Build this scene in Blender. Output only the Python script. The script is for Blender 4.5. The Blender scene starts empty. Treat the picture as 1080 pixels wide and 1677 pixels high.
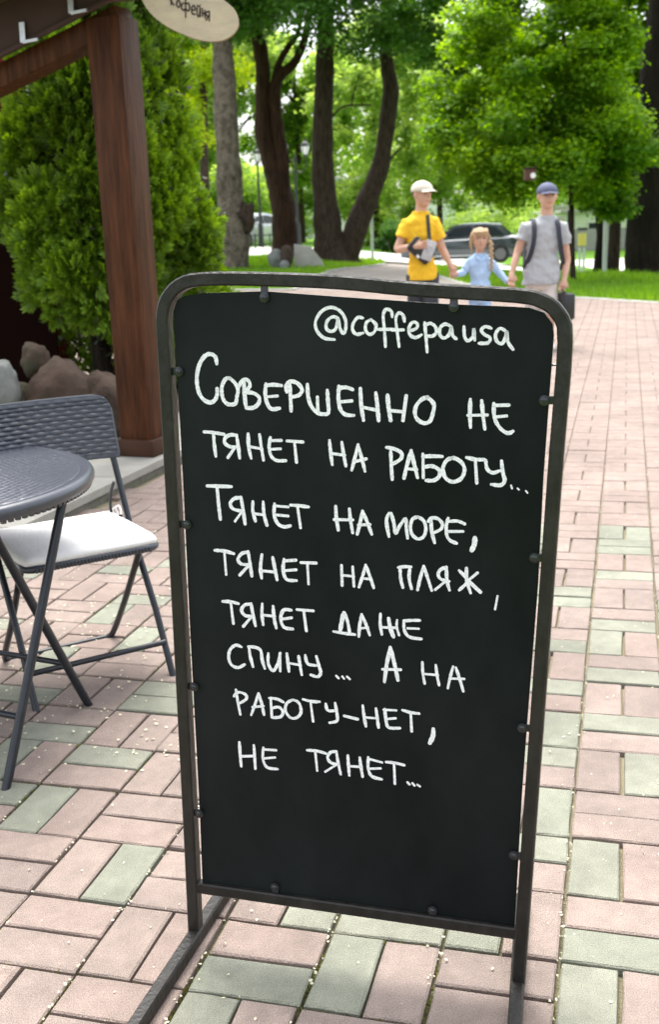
import bpy, bmesh, math, random
import numpy as np
from mathutils import Vector, Matrix, noise

S = bpy.context.scene
COL = S.collection
# ---------------------------------------------------------------- measured shapes (metres)
WRITING = [[[0.0054, [(0.3058, 1.1829), (0.2965, 1.1859), (0.2865, 1.1788), (0.2848, 1.1675), (0.2924, 1.1622), (0.3009, 1.1664), (0.3058, 1.1812), (0.3079, 1.168), (0.3139, 1.1587), (0.3183, 1.1679), (0.3173, 1.1828), (0.3079, 1.196), (0.2924, 1.2011), (0.2765, 1.1941), (0.2665, 1.1783), (0.2686, 1.1633), (0.2805, 1.1516), (0.298, 1.1489)]], [0.0054, [(0.3472, 1.1834), (0.3387, 1.1842), (0.3309, 1.1744), (0.33, 1.1639), (0.3364, 1.1573), (0.3471, 1.1592)]], [0.0054, [(0.3609, 1.1807), (0.3533, 1.1759), (0.3517, 1.1644), (0.3581, 1.1571), (0.3664, 1.161), (0.3693, 1.1724), (0.3609, 1.1807)]], [0.0054, [(0.3966, 1.1852), (0.395, 1.194), (0.3866, 1.1967), (0.3817, 1.187), (0.3834, 1.1642), (0.3847, 1.1373)]], [0.0054, [(0.3726, 1.1649), (0.3862, 1.1648), (0.399, 1.165)]], [0.0054, [(0.4167, 1.1775), (0.4145, 1.1873), (0.4074, 1.1906), (0.4026, 1.1819), (0.4047, 1.1607), (0.4075, 1.1372)]], [0.0054, [(0.3963, 1.1634), (0.4149, 1.1639)]], [0.0054, [(0.4266, 1.1622), (0.4367, 1.1664), (0.4378, 1.1735), (0.4301, 1.1758), (0.4243, 1.1671), (0.4259, 1.1557), (0.4349, 1.1514), (0.4443, 1.1556)]], [0.0054, [(0.4501, 1.175), (0.4519, 1.1539), (0.4538, 1.1286)]], [0.0054, [(0.4507, 1.1701), (0.4584, 1.1739), (0.4666, 1.1693), (0.4692, 1.1603), (0.4632, 1.1539), (0.4533, 1.1539)]], [0.0054, [(0.4923, 1.1691), (0.4831, 1.1724), (0.4749, 1.1661), (0.4752, 1.1545), (0.4824, 1.1505), (0.4903, 1.1569), (0.493, 1.1682), (0.4956, 1.1543), (0.5012, 1.1492)]], [0.0054, [(0.5136, 1.168), (0.5146, 1.1529), (0.5201, 1.1458), (0.5282, 1.1529), (0.5295, 1.1656), (0.5309, 1.1471)]], [0.0054, [(0.5566, 1.1654), (0.5476, 1.168), (0.5412, 1.1624), (0.5467, 1.1553), (0.5554, 1.1502), (0.5516, 1.1425), (0.538, 1.1419)]], [0.0054, [(0.5804, 1.1602), (0.5707, 1.165), (0.5638, 1.1555), (0.5664, 1.1444), (0.5741, 1.1415), (0.5798, 1.1507), (0.5813, 1.1602), (0.5837, 1.1436), (0.5915, 1.1322)]]], [[0.0072, [(0.0874, 1.1096), (0.0853, 1.1207), (0.0762, 1.1256), (0.066, 1.1219), (0.0563, 1.1096), (0.0502, 1.0919), (0.0489, 1.0748), (0.0524, 1.0576), (0.0606, 1.0467), (0.0718, 1.0424), (0.0808, 1.0469), (0.0853, 1.0563), (0.0858, 1.0663)]], [0.0067, [(0.1094, 1.085), (0.102, 1.0828), (0.0955, 1.0719), (0.0942, 1.0595), (0.0969, 1.0471), (0.1039, 1.0403), (0.1139, 1.0395), (0.1193, 1.0426), (0.1218, 1.0535), (0.1243, 1.0644), (0.1196, 1.0758), (0.1094, 1.085)]], [0.0067, [(0.1266, 1.0706), (0.1302, 1.0777), (0.138, 1.0827), (0.1448, 1.079), (0.1457, 1.0707), (0.1371, 1.0614)]], [0.0067, [(0.1356, 1.0799), (0.1361, 1.0537), (0.1375, 1.0345)]], [0.0067, [(0.137, 1.0605), (0.1518, 1.0594), (0.162, 1.0524), (0.1609, 1.0422), (0.1514, 1.0346), (0.1381, 1.0338)]], [0.0067, [(0.1753, 1.0749), (0.1736, 1.0571), (0.1766, 1.0417), (0.1841, 1.0326), (0.1981, 1.034)]], [0.0067, [(0.1746, 1.0725), (0.1883, 1.0738), (0.2028, 1.0727)]], [0.0067, [(0.1777, 1.0535), (0.1947, 1.0549)]], [0.0067, [(0.2175, 1.0782), (0.2186, 1.0545), (0.219, 1.0299)]], [0.0067, [(0.2121, 1.0621), (0.2114, 1.0712), (0.2191, 1.0795), (0.2318, 1.0765), (0.2395, 1.0662), (0.2344, 1.0571), (0.2237, 1.0539)]], [0.0067, [(0.2493, 1.0745), (0.25, 1.0548), (0.2552, 1.0381), (0.2654, 1.0275), (0.2758, 1.0252), (0.2848, 1.0278), (0.2846, 1.046), (0.2839, 1.0648)]], [0.0067, [(0.2662, 1.0534), (0.2664, 1.029)]], [0.0067, [(0.3041, 1.0719), (0.303, 1.0523), (0.3057, 1.0341), (0.3143, 1.0251), (0.3284, 1.0238)]], [0.0067, [(0.3041, 1.0688), (0.316, 1.0704), (0.3277, 1.0669)]], [0.0067, [(0.3079, 1.0463), (0.3258, 1.048)]], [0.0073, [(0.3411, 1.0682), (0.3421, 1.0406), (0.3454, 1.0165)]], [0.0073, [(0.3674, 1.061), (0.3696, 1.0409), (0.3713, 1.0163)]], [0.0067, [(0.3417, 1.0382), (0.3685, 1.0331)]], [0.0073, [(0.3873, 1.0576), (0.3886, 1.0382), (0.3919, 1.0166)]], [0.0073, [(0.4186, 1.057), (0.4127, 1.017)]], [0.0067, [(0.39, 1.0328), (0.4144, 1.031)]], [0.0067, [(0.4538, 1.0558), (0.4439, 1.0513), (0.4348, 1.0402), (0.4331, 1.0268), (0.4385, 1.0174), (0.449, 1.0128), (0.4581, 1.0168), (0.4626, 1.0287), (0.4648, 1.0421), (0.4598, 1.0503), (0.4523, 1.0552)]]], [[0.0062, [(0.524, 1.0521), (0.5234, 1.0281), (0.5244, 1.0075)]], [0.0062, [(0.5424, 1.0503), (0.5445, 1.0284), (0.5476, 1.005)]], [0.0062, [(0.5205, 1.0266), (0.5512, 1.0276)]], [0.0062, [(0.5618, 1.0461), (0.5626, 1.0272), (0.5673, 1.0136), (0.5761, 1.0032), (0.5854, 0.9989), (0.5926, 1.002)]], [0.0062, [(0.5656, 1.0433), (0.5858, 1.0441)]], [0.0062, [(0.5666, 1.0249), (0.5822, 1.0266)]]], [[0.0062, [(0.0576, 0.9911), (0.0752, 0.9901), (0.0946, 0.9874)]], [0.0062, [(0.0751, 0.9886), (0.0757, 0.9679), (0.0774, 0.9488)]], [0.0062, [(0.118, 0.9862), (0.1199, 0.9689), (0.1219, 0.9467)]], [0.0062, [(0.118, 0.9862), (0.106, 0.9866), (0.0966, 0.9811), (0.0955, 0.9722), (0.105, 0.966), (0.1184, 0.9663)]], [0.0062, [(0.1144, 0.9656), (0.1, 0.9468)]], [0.0062, [(0.1395, 0.9889), (0.1395, 0.9662), (0.143, 0.9473)]], [0.0062, [(0.1603, 0.988), (0.1627, 0.9667), (0.1657, 0.9441)]], [0.0062, [(0.1395, 0.9671), (0.1636, 0.9636)]], [0.0062, [(0.1798, 0.9834), (0.1769, 0.967), (0.1802, 0.9514), (0.1898, 0.9441), (0.2062, 0.9442)]], [0.0062, [(0.1796, 0.9781), (0.1993, 0.9791)]], [0.0062, [(0.1807, 0.9633), (0.1971, 0.9644)]], [0.0062, [(0.2101, 0.9784), (0.2382, 0.9771)]], [0.0062, [(0.223, 0.9774), (0.2257, 0.9419)]]], [[0.0062, [(0.2854, 0.9803), (0.2868, 0.9603), (0.2891, 0.9398)]], [0.0062, [(0.3069, 0.9777), (0.3096, 0.9577), (0.313, 0.938)]], [0.0062, [(0.2874, 0.9587), (0.3112, 0.9562)]], [0.0062, [(0.3352, 0.9743), (0.3291, 0.952), (0.3233, 0.9315)]], [0.0062, [(0.3352, 0.9743), (0.341, 0.9524), (0.3462, 0.9303)]], [0.0062, [(0.3267, 0.9452), (0.3488, 0.951)]]], [[0.0063, [(0.3912, 0.9643), (0.3918, 0.9414), (0.3931, 0.9175)]], [0.0063, [(0.3845, 0.9711), (0.3968, 0.969), (0.4091, 0.9626), (0.4083, 0.9526), (0.3953, 0.944)]], [0.0063, [(0.4259, 0.9667), (0.4187, 0.9422), (0.4132, 0.92)]], [0.0063, [(0.4259, 0.9667), (0.4312, 0.9425), (0.4362, 0.9219)]], [0.0063, [(0.418, 0.9361), (0.4348, 0.9353)]], [0.0063, [(0.4457, 0.9611), (0.446, 0.9222)]], [0.0063, [(0.4456, 0.9575), (0.4608, 0.9584), (0.4774, 0.9583)]], [0.0063, [(0.4461, 0.9393), (0.4607, 0.9418), (0.4728, 0.9352), (0.4727, 0.9249), (0.4636, 0.9179), (0.4509, 0.9175)]], [0.0063, [(0.4939, 0.9563), (0.4849, 0.9515), (0.4788, 0.9378), (0.4833, 0.9228), (0.4953, 0.9165), (0.5088, 0.9221), (0.5148, 0.9358), (0.5112, 0.9477), (0.5013, 0.955), (0.4939, 0.9563)]], [0.0063, [(0.5186, 0.9575), (0.5325, 0.9549), (0.5473, 0.9547)]], [0.0063, [(0.5325, 0.9537), (0.535, 0.916)]], [0.0063, [(0.5496, 0.9532), (0.5518, 0.9399), (0.5606, 0.9336), (0.5714, 0.9369)]], [0.0063, [(0.5751, 0.953), (0.5773, 0.9346), (0.5804, 0.9213), (0.574, 0.9136), (0.5593, 0.9143)]], [0.0035, [(0.5909, 0.9134), (0.5925, 0.9087)]], [0.0035, [(0.6015, 0.909), (0.6033, 0.9073)]], [0.0035, [(0.6149, 0.9053), (0.6172, 0.9024)]]], [[0.0067, [(0.0585, 0.8952), (0.0805, 0.8953), (0.1036, 0.8954)]], [0.0067, [(0.0769, 0.8932), (0.0782, 0.864), (0.0802, 0.836)]], [0.0063, [(0.121, 0.877), (0.1243, 0.8528), (0.1266, 0.8294)]], [0.0063, [(0.121, 0.8763), (0.1084, 0.8742), (0.1004, 0.8649), (0.1058, 0.8553), (0.1233, 0.8521)]], [0.0063, [(0.1208, 0.8501), (0.1082, 0.8339)]], [0.0063, [(0.1429, 0.8697), (0.1422, 0.8535), (0.1462, 0.8355)]], [0.0063, [(0.162, 0.8698), (0.1628, 0.8479), (0.1674, 0.8286)]], [0.0063, [(0.1427, 0.8487), (0.1635, 0.8472)]], [0.0063, [(0.1829, 0.8673), (0.1815, 0.847), (0.1882, 0.8321), (0.1994, 0.8274), (0.2104, 0.8299)]], [0.0063, [(0.1828, 0.8641), (0.2073, 0.8631)]], [0.0063, [(0.1845, 0.8481), (0.2067, 0.8471)]], [0.0063, [(0.2127, 0.8666), (0.2297, 0.8659), (0.2444, 0.8646)]], [0.0063, [(0.2248, 0.8648), (0.2291, 0.8275)]]], [[0.0062, [(0.2934, 0.8674), (0.2942, 0.8469), (0.2969, 0.826)]], [0.0062, [(0.3176, 0.8636), (0.3191, 0.8448), (0.3225, 0.8227)]], [0.0062, [(0.2902, 0.8442), (0.323, 0.8449)]], [0.0062, [(0.3408, 0.8608), (0.3356, 0.8391), (0.3305, 0.8205)]], [0.0062, [(0.3408, 0.8608), (0.3484, 0.8428), (0.3559, 0.8217)]], [0.0062, [(0.333, 0.8365), (0.3531, 0.8383)]]], [[0.0058, [(0.3866, 0.8589), (0.3821, 0.8459), (0.386, 0.819)]], [0.0058, [(0.3905, 0.8591), (0.395, 0.8421), (0.3978, 0.8245), (0.405, 0.8382), (0.4152, 0.8505), (0.4163, 0.8344), (0.4183, 0.8177)]], [0.0058, [(0.4361, 0.855), (0.4276, 0.851), (0.4236, 0.839), (0.4256, 0.8252), (0.4358, 0.817), (0.446, 0.8218), (0.4497, 0.8348), (0.4462, 0.8486), (0.4361, 0.855)]], [0.0058, [(0.4589, 0.8523), (0.4596, 0.8321), (0.4644, 0.812)]], [0.0058, [(0.454, 0.8478), (0.4593, 0.8538), (0.4698, 0.8534), (0.4773, 0.8457), (0.4756, 0.836), (0.4623, 0.8284)]], [0.0058, [(0.4876, 0.8546), (0.4844, 0.8417), (0.4855, 0.8247), (0.4917, 0.8165), (0.5015, 0.8127)]], [0.0058, [(0.4897, 0.8494), (0.5032, 0.8506), (0.5152, 0.8462)]], [0.0058, [(0.4886, 0.8323), (0.5121, 0.8334)]], [0.0087, [(0.5323, 0.8227), (0.5313, 0.812), (0.5271, 0.8022)]]], [[0.0062, [(0.0669, 0.7785), (0.0849, 0.7781), (0.1026, 0.7743)]], [0.0062, [(0.0848, 0.7771), (0.0862, 0.7354)]], [0.0062, [(0.1302, 0.7794), (0.1327, 0.758), (0.1351, 0.7349)]], [0.0062, [(0.1302, 0.7784), (0.1184, 0.7755), (0.1104, 0.7651), (0.1155, 0.7564), (0.1312, 0.7553)]], [0.0062, [(0.129, 0.7529), (0.1121, 0.7353)]], [0.0062, [(0.1558, 0.7751), (0.1522, 0.7525), (0.1534, 0.7326)]], [0.0062, [(0.1759, 0.7709), (0.1791, 0.7507), (0.1824, 0.731)]], [0.0062, [(0.1526, 0.7459), (0.1796, 0.7447)]], [0.0062, [(0.1966, 0.7687), (0.1945, 0.7482), (0.2003, 0.7327), (0.218, 0.7315)]], [0.0062, [(0.1965, 0.7661), (0.2186, 0.7686)]], [0.0062, [(0.1975, 0.7484), (0.2183, 0.7512)]], [0.0062, [(0.2281, 0.7648), (0.2555, 0.7653)]], [0.0062, [(0.2396, 0.7638), (0.2405, 0.7272)]]], [[0.0058, [(0.3012, 0.7633), (0.3016, 0.7276)]], [0.0058, [(0.3212, 0.7618), (0.3227, 0.7276)]], [0.0058, [(0.3014, 0.7461), (0.3225, 0.7451)]], [0.0058, [(0.3444, 0.7663), (0.3386, 0.7467), (0.3318, 0.7268)]], [0.0058, [(0.3444, 0.7663), (0.3514, 0.7474), (0.3578, 0.7271)]], [0.0058, [(0.3376, 0.7427), (0.353, 0.742)]]], [[0.0058, [(0.402, 0.7654), (0.4118, 0.7674), (0.4236, 0.7676)]], [0.0058, [(0.4048, 0.7655), (0.4055, 0.7469), (0.4092, 0.7306)]], [0.0058, [(0.4221, 0.7671), (0.4202, 0.7478), (0.4243, 0.7293)]], [0.0058, [(0.4457, 0.77), (0.4395, 0.7489), (0.4347, 0.7278)]], [0.0058, [(0.4457, 0.77), (0.4524, 0.7496), (0.4591, 0.7286)]], [0.0058, [(0.4843, 0.7706), (0.4853, 0.7472), (0.4895, 0.7311)]], [0.0058, [(0.4843, 0.7706), (0.4737, 0.765), (0.4705, 0.7561), (0.4758, 0.7488), (0.4885, 0.7463)]], [0.0058, [(0.4842, 0.7472), (0.4655, 0.7303)]], [0.0058, [(0.5183, 0.7707), (0.519, 0.7492), (0.5253, 0.7284)]], [0.0058, [(0.5064, 0.7657), (0.52, 0.7493), (0.5064, 0.7322)]], [0.0058, [(0.5366, 0.7636), (0.521, 0.7493)]], [0.0082, [(0.521, 0.7493), (0.5413, 0.7311)]], [0.0043, [(0.5704, 0.7254), (0.5665, 0.7024)]]], [[0.0062, [(0.0774, 0.6843), (0.0924, 0.6846), (0.1069, 0.6821)]], [0.0062, [(0.0927, 0.6819), (0.0957, 0.644)]], [0.0062, [(0.1315, 0.6834), (0.1341, 0.6643), (0.138, 0.6429)]], [0.0062, [(0.1314, 0.6827), (0.1193, 0.6803), (0.1126, 0.6703), (0.1191, 0.6606), (0.1339, 0.6603)]], [0.0062, [(0.1303, 0.658), (0.1147, 0.6399)]], [0.0062, [(0.1527, 0.6841), (0.1513, 0.6655), (0.1529, 0.646)]], [0.0062, [(0.1731, 0.6811), (0.174, 0.6603), (0.1773, 0.6417)]], [0.0062, [(0.1519, 0.6639), (0.1751, 0.6631)]], [0.0062, [(0.2067, 0.6767), (0.1925, 0.6757), (0.1865, 0.6595), (0.1921, 0.6441), (0.2082, 0.6419)]], [0.0062, [(0.1885, 0.6587), (0.2069, 0.6626)]], [0.0062, [(0.2179, 0.6784), (0.2476, 0.6781)]], [0.0062, [(0.2302, 0.6759), (0.2338, 0.6404)]]], [[0.0077, [(0.3036, 0.678), (0.2995, 0.6628), (0.2964, 0.6468)]], [0.0056, [(0.3054, 0.6781), (0.3105, 0.6599), (0.3133, 0.6415)]], [0.0056, [(0.2842, 0.6427), (0.3036, 0.6408), (0.3224, 0.6399)]], [0.0056, [(0.3356, 0.6774), (0.3316, 0.6577), (0.3297, 0.6371)]], [0.0056, [(0.3356, 0.6774), (0.3435, 0.6585), (0.3492, 0.6413)]], [0.0056, [(0.3315, 0.6517), (0.3461, 0.6547)]], [0.0056, [(0.3693, 0.6806), (0.3684, 0.6622), (0.371, 0.6439)]], [0.0073, [(0.3836, 0.6733), (0.3864, 0.6561), (0.3916, 0.6413)]], [0.0048, [(0.3984, 0.6716), (0.3978, 0.6587), (0.4017, 0.6447)]], [0.0056, [(0.3698, 0.6567), (0.3977, 0.6578)]], [0.0056, [(0.4104, 0.6716), (0.4111, 0.6542), (0.42, 0.6429), (0.4404, 0.6408)]], [0.0056, [(0.4104, 0.671), (0.4238, 0.673), (0.438, 0.6739)]], [0.0056, [(0.4174, 0.6583), (0.4358, 0.6589)]]], [[0.006, [(0.1088, 0.6008), (0.0977, 0.603), (0.0867, 0.5929), (0.0835, 0.577), (0.0888, 0.5642), (0.101, 0.5604), (0.1136, 0.5673)]], [0.006, [(0.1238, 0.6016), (0.1255, 0.5838), (0.1299, 0.5649)]], [0.006, [(0.1228, 0.6022), (0.136, 0.6019), (0.1461, 0.5965), (0.1482, 0.5788), (0.1524, 0.5636)]], [0.006, [(0.1604, 0.5918), (0.1597, 0.5729), (0.1681, 0.5598), (0.178, 0.5744), (0.1832, 0.5946)]], [0.006, [(0.1825, 0.5936), (0.1819, 0.5609)]], [0.006, [(0.1958, 0.5946), (0.197, 0.5793), (0.1984, 0.5617)]], [0.006, [(0.2178, 0.5913), (0.2199, 0.5744), (0.2224, 0.5575)]], [0.006, [(0.1969, 0.5773), (0.2206, 0.5752)]], [0.006, [(0.2304, 0.594), (0.2343, 0.579), (0.2501, 0.5769)]], [0.006, [(0.2509, 0.5939), (0.2551, 0.5773), (0.2581, 0.564), (0.2522, 0.556), (0.2397, 0.5583)]]], [[0.0067, [(0.3857, 0.621), (0.3791, 0.5905), (0.3745, 0.5575)]], [0.0067, [(0.3857, 0.621), (0.3928, 0.5917), (0.3986, 0.5621)]], [0.006, [(0.3714, 0.58), (0.4036, 0.582)]]], [[0.0054, [(0.4421, 0.5985), (0.443, 0.5783), (0.4459, 0.5602)]], [0.0054, [(0.4656, 0.5952), (0.4678, 0.5769), (0.4711, 0.5596)]], [0.0054, [(0.4436, 0.5776), (0.4688, 0.5777)]], [0.0054, [(0.4955, 0.5949), (0.4905, 0.5754), (0.4865, 0.5557)]], [0.0054, [(0.5005, 0.5936), (0.5071, 0.5733), (0.5131, 0.5522)]], [0.0054, [(0.4905, 0.5733), (0.5144, 0.5746)]]], [[0.0056, [(0.0947, 0.5168), (0.0972, 0.4942), (0.101, 0.4698)]], [0.0056, [(0.0902, 0.5041), (0.0988, 0.5126), (0.1127, 0.5097), (0.1141, 0.501), (0.1013, 0.4917)]], [0.0056, [(0.1385, 0.5138), (0.1314, 0.4938), (0.1226, 0.4711)]], [0.0056, [(0.1385, 0.5138), (0.1437, 0.495), (0.1473, 0.4736)]], [0.0056, [(0.1258, 0.4863), (0.147, 0.4904)]], [0.0056, [(0.1616, 0.5072), (0.1626, 0.4701)]], [0.0056, [(0.1591, 0.5069), (0.1737, 0.5065), (0.1856, 0.5017)]], [0.0056, [(0.1632, 0.4877), (0.1766, 0.4911), (0.1842, 0.4831), (0.1794, 0.4728), (0.1646, 0.4696)]], [0.0056, [(0.203, 0.5075), (0.1925, 0.5003), (0.1889, 0.487), (0.1967, 0.4738), (0.2087, 0.4732), (0.2183, 0.4839), (0.2175, 0.4985), (0.2115, 0.5059), (0.203, 0.5075)]], [0.0056, [(0.2237, 0.5105), (0.2389, 0.5081), (0.2542, 0.5088)]], [0.0056, [(0.2375, 0.5066), (0.2412, 0.4702)]], [0.0056, [(0.2659, 0.5058), (0.2696, 0.4937), (0.2851, 0.4952)]], [0.0056, [(0.2835, 0.5088), (0.2863, 0.4895), (0.286, 0.4757), (0.2724, 0.4705)]], [0.0063, [(0.3, 0.4863), (0.3243, 0.4825)]], [0.0056, [(0.3344, 0.5088), (0.3363, 0.4892), (0.3393, 0.4706)]], [0.0056, [(0.3584, 0.5057), (0.3604, 0.4882), (0.3624, 0.4706)]], [0.0056, [(0.3373, 0.4873), (0.3604, 0.4875)]], [0.0056, [(0.3744, 0.5062), (0.3762, 0.4865), (0.3809, 0.4725), (0.401, 0.4734)]], [0.0056, [(0.3727, 0.505), (0.3945, 0.506)]], [0.0056, [(0.3776, 0.4881), (0.3933, 0.4911)]], [0.0056, [(0.4066, 0.5075), (0.4209, 0.5046), (0.4356, 0.5039)]], [0.0056, [(0.4209, 0.5028), (0.4223, 0.4695)]]], [[0.0058, [(0.0967, 0.414), (0.097, 0.3906), (0.0981, 0.3668)]], [0.0058, [(0.125, 0.4109), (0.1255, 0.3901), (0.1259, 0.3649)]], [0.0058, [(0.0965, 0.3862), (0.1252, 0.3901)]], [0.0058, [(0.1436, 0.4082), (0.1417, 0.3865), (0.1491, 0.3704), (0.1692, 0.3691)]], [0.0058, [(0.1453, 0.4052), (0.1678, 0.4062)]], [0.0058, [(0.1445, 0.3875), (0.1651, 0.3916)]]], [[0.0058, [(0.2284, 0.4127), (0.2463, 0.4132), (0.2633, 0.4102)]], [0.0058, [(0.2435, 0.4108), (0.2459, 0.375)]], [0.0058, [(0.2832, 0.4162), (0.286, 0.3954), (0.2903, 0.373)]], [0.0058, [(0.2832, 0.4162), (0.2722, 0.4132), (0.2665, 0.4021), (0.2731, 0.3929), (0.2866, 0.392)]], [0.0058, [(0.2815, 0.3896), (0.2617, 0.3746)]], [0.0058, [(0.3047, 0.4105), (0.3053, 0.3923), (0.3065, 0.3727)]], [0.0058, [(0.3268, 0.4087), (0.3285, 0.3914), (0.3314, 0.3728)]], [0.0058, [(0.3052, 0.3902), (0.3298, 0.3916)]], [0.0058, [(0.3425, 0.4111), (0.3421, 0.3894), (0.3486, 0.3755), (0.3662, 0.3719)]], [0.0058, [(0.3425, 0.4087), (0.3673, 0.4045)]], [0.0058, [(0.3438, 0.3896), (0.3645, 0.3927)]], [0.0058, [(0.3757, 0.4061), (0.3922, 0.4061), (0.4079, 0.4038)]], [0.0058, [(0.3897, 0.404), (0.3907, 0.3663)]], [0.0048, [(0.4138, 0.3717), (0.4172, 0.368)]], [0.0048, [(0.4228, 0.3709), (0.4263, 0.3668)]], [0.0048, [(0.4318, 0.369), (0.436, 0.3665)]]], [[0.005, [(0.2868, 0.5603), (0.2907, 0.5566)]], [0.005, [(0.2981, 0.5599), (0.3007, 0.5568)]], [0.005, [(0.3067, 0.5607), (0.3113, 0.5567)]]], [[0.0077, [(0.4607, 0.477), (0.4599, 0.4643), (0.4544, 0.4504)]]]]
FRAME_PATH = [(-0.0145, -0.0051), (-0.0143, 0.0324), (-0.0115, 0.2501), (-0.0084, 0.6606), (-0.0076, 0.91), (-0.0069, 1.1462), (-0.0065, 1.1878), (0.0034, 1.2186), (0.0298, 1.2426), (0.0717, 1.2509), (0.1798, 1.2488), (0.3083, 1.2413), (0.4039, 1.2309), (0.4862, 1.2237), (0.5988, 1.2152), (0.6365, 1.2063), (0.6611, 1.1864), (0.6722, 1.1433), (0.6625, 0.9701), (0.6511, 0.7491), (0.6295, 0.3241), (0.6161, 0.0567), (0.6135, 0.0006)]
PANEL_OUTLINE = [(0.0061, 0.112), (0.0088, 0.2527), (0.0098, 0.6421), (0.0122, 0.8776), (0.0124, 1.0085), (0.0116, 1.1669), (0.0124, 1.1979), (0.0192, 1.2163), (0.0344, 1.2242), (0.0693, 1.2277), (0.179, 1.2289), (0.3077, 1.2179), (0.4137, 1.2095), (0.4861, 1.2037), (0.5828, 1.1986), (0.616, 1.1963), (0.6387, 1.1885), (0.6521, 1.1715), (0.6543, 1.1528), (0.6501, 1.0768), (0.6421, 0.9299), (0.6363, 0.7482), (0.6218, 0.5008), (0.6148, 0.3728), (0.6051, 0.1171)]
RAIL = [(-0.002, 0.1042), (0.6101, 0.1057)]
TABS = [(0.1797, 1.2189, 0), (0.4979, 1.1997, 0), (0.0176, 1.0958, 3), (0.0168, 0.8243, 3), (0.0136, 0.517, 3), (0.0093, 0.2616, 3), (0.6419, 1.0526, 1), (0.6306, 0.7956, 1), (0.6147, 0.4967, 1), (0.603, 0.2576, 1), (0.1564, 0.1293, 2), (0.4583, 0.1278, 2)]
WIRE = (0.6552, 1.1074)
BOARD_O = (-0.2779, 1.8887, 0.03); BOARD_D = (0.956, -0.2935, 0.0); BOARD_U = (0.0102, 0.0334, 0.9994); BOARD_N = (0.2935, 0.956, 0.0)
CAM_R = (0.9993, -0.0092, -0.0353); CAM_U = (0.0365, 0.2524, 0.9669); CAM_F = (0.0, 0.9676, -0.2525)
WOOD_SIGN = [(-0.932, 2.585), (-0.89, 2.542), (-0.854, 2.493), (-0.822, 2.43), (-0.78, 2.384), (-0.722, 2.342), (-0.648, 2.305), (-0.573, 2.277), (-0.497, 2.266), (-0.429, 2.278), (-0.381, 2.313), (-0.366, 2.352), (-0.378, 2.404), (-0.419, 2.445), (-0.477, 2.486), (-0.557, 2.531), (-0.66, 2.576), (-0.778, 2.608), (-0.884, 2.611)]
SIGN_LETTERS = [[[(-0.697, 2.486), (-0.698, 2.444)], [(-0.676, 2.488), (-0.697, 2.468), (-0.685, 2.442)]], [[(-0.665, 2.462), (-0.672, 2.445), (-0.664, 2.43), (-0.653, 2.441), (-0.656, 2.459), (-0.665, 2.462)]], [[(-0.624, 2.48), (-0.63, 2.383)], [(-0.626, 2.446), (-0.641, 2.447), (-0.648, 2.427), (-0.637, 2.415), (-0.628, 2.423), (-0.616, 2.412), (-0.607, 2.426), (-0.611, 2.446), (-0.626, 2.446)]], [[(-0.598, 2.417), (-0.582, 2.415), (-0.582, 2.433), (-0.592, 2.434), (-0.598, 2.417), (-0.595, 2.399), (-0.583, 2.396)]], [[(-0.57, 2.427), (-0.572, 2.396), (-0.564, 2.384), (-0.555, 2.421)], [(-0.555, 2.424), (-0.556, 2.384)], [(-0.568, 2.436), (-0.561, 2.431), (-0.554, 2.435)]], [[(-0.544, 2.421), (-0.545, 2.386)], [(-0.532, 2.412), (-0.533, 2.377)], [(-0.544, 2.401), (-0.533, 2.396)]], [[(-0.51, 2.405), (-0.513, 2.362)], [(-0.51, 2.405), (-0.524, 2.404), (-0.526, 2.388), (-0.511, 2.385)], [(-0.516, 2.385), (-0.528, 2.366)]]]
T1 = (30, [[(-2.303, 0.178, 0.501), (-2.252, 0.508, 0.403), (-2.244, 1.211, 0.384), (-2.279, 1.983, 0.35), (-2.272, 3.196, 0.33), (-2.274, 4.236, 0.312), (-2.267, 5.402, 0.278), (-2.246, 6.26, 0.253), (-2.176, 7.935, 0.226)]])
T2 = (33, [[(-1.028, 0.318, 0.55), (-1.024, 0.801, 0.442), (-1.02, 1.655, 0.404), (-1.12, 2.5, 0.366), (-1.288, 3.006, 0.295), (-1.472, 3.836, 0.259), (-1.465, 4.65, 0.231), (-1.416, 5.61, 0.238), (-1.537, 6.561, 0.219), (-1.731, 7.654, 0.184), (-2.004, 8.731, 0.149)], [(-1.039, 1.993, 0.315), (-1.001, 2.83, 0.278), (-1.039, 3.493, 0.242), (-1.087, 4.312, 0.223), (-1.107, 4.96, 0.205), (-0.952, 5.355, 0.187), (-0.564, 5.66, 0.144), (-0.273, 6.125, 0.127), (-0.092, 6.825, 0.101), (0.068, 7.901, 0.075)], [(-1.159, 4.961, 0.137), (-0.992, 5.595, 0.11), (-0.716, 6.062, 0.093), (-0.395, 6.444, 0.076), (-0.254, 6.986, 0.059)]])
T3 = (33, [[(0.35, 0.131, 0.888), (0.309, 0.496, 0.637), (0.257, 1.013, 0.459), (0.202, 1.95, 0.403), (0.169, 2.955, 0.347), (0.212, 4.105, 0.327), (0.31, 5.392, 0.289), (0.39, 6.652, 0.261), (0.479, 8.193, 0.225)], [(0.657, 0.31, 0.408), (0.902, 0.767, 0.389), (1.185, 1.407, 0.369), (1.484, 2.073, 0.332), (1.782, 2.816, 0.296), (1.974, 3.635, 0.259), (2.097, 4.527, 0.257), (2.157, 4.928, 0.265), (2.067, 5.491, 0.213), (2.031, 6.126, 0.186), (2.085, 7.062, 0.16), (2.209, 8.135, 0.125)], [(0.493, 4.258, 0.034), (0.758, 4.476, 0.031), (1.102, 4.529, 0.027), (1.617, 4.511, 0.022)], [(1.034, 4.531, 0.026), (1.113, 4.883, 0.021), (1.297, 5.358, 0.017)]])
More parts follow.
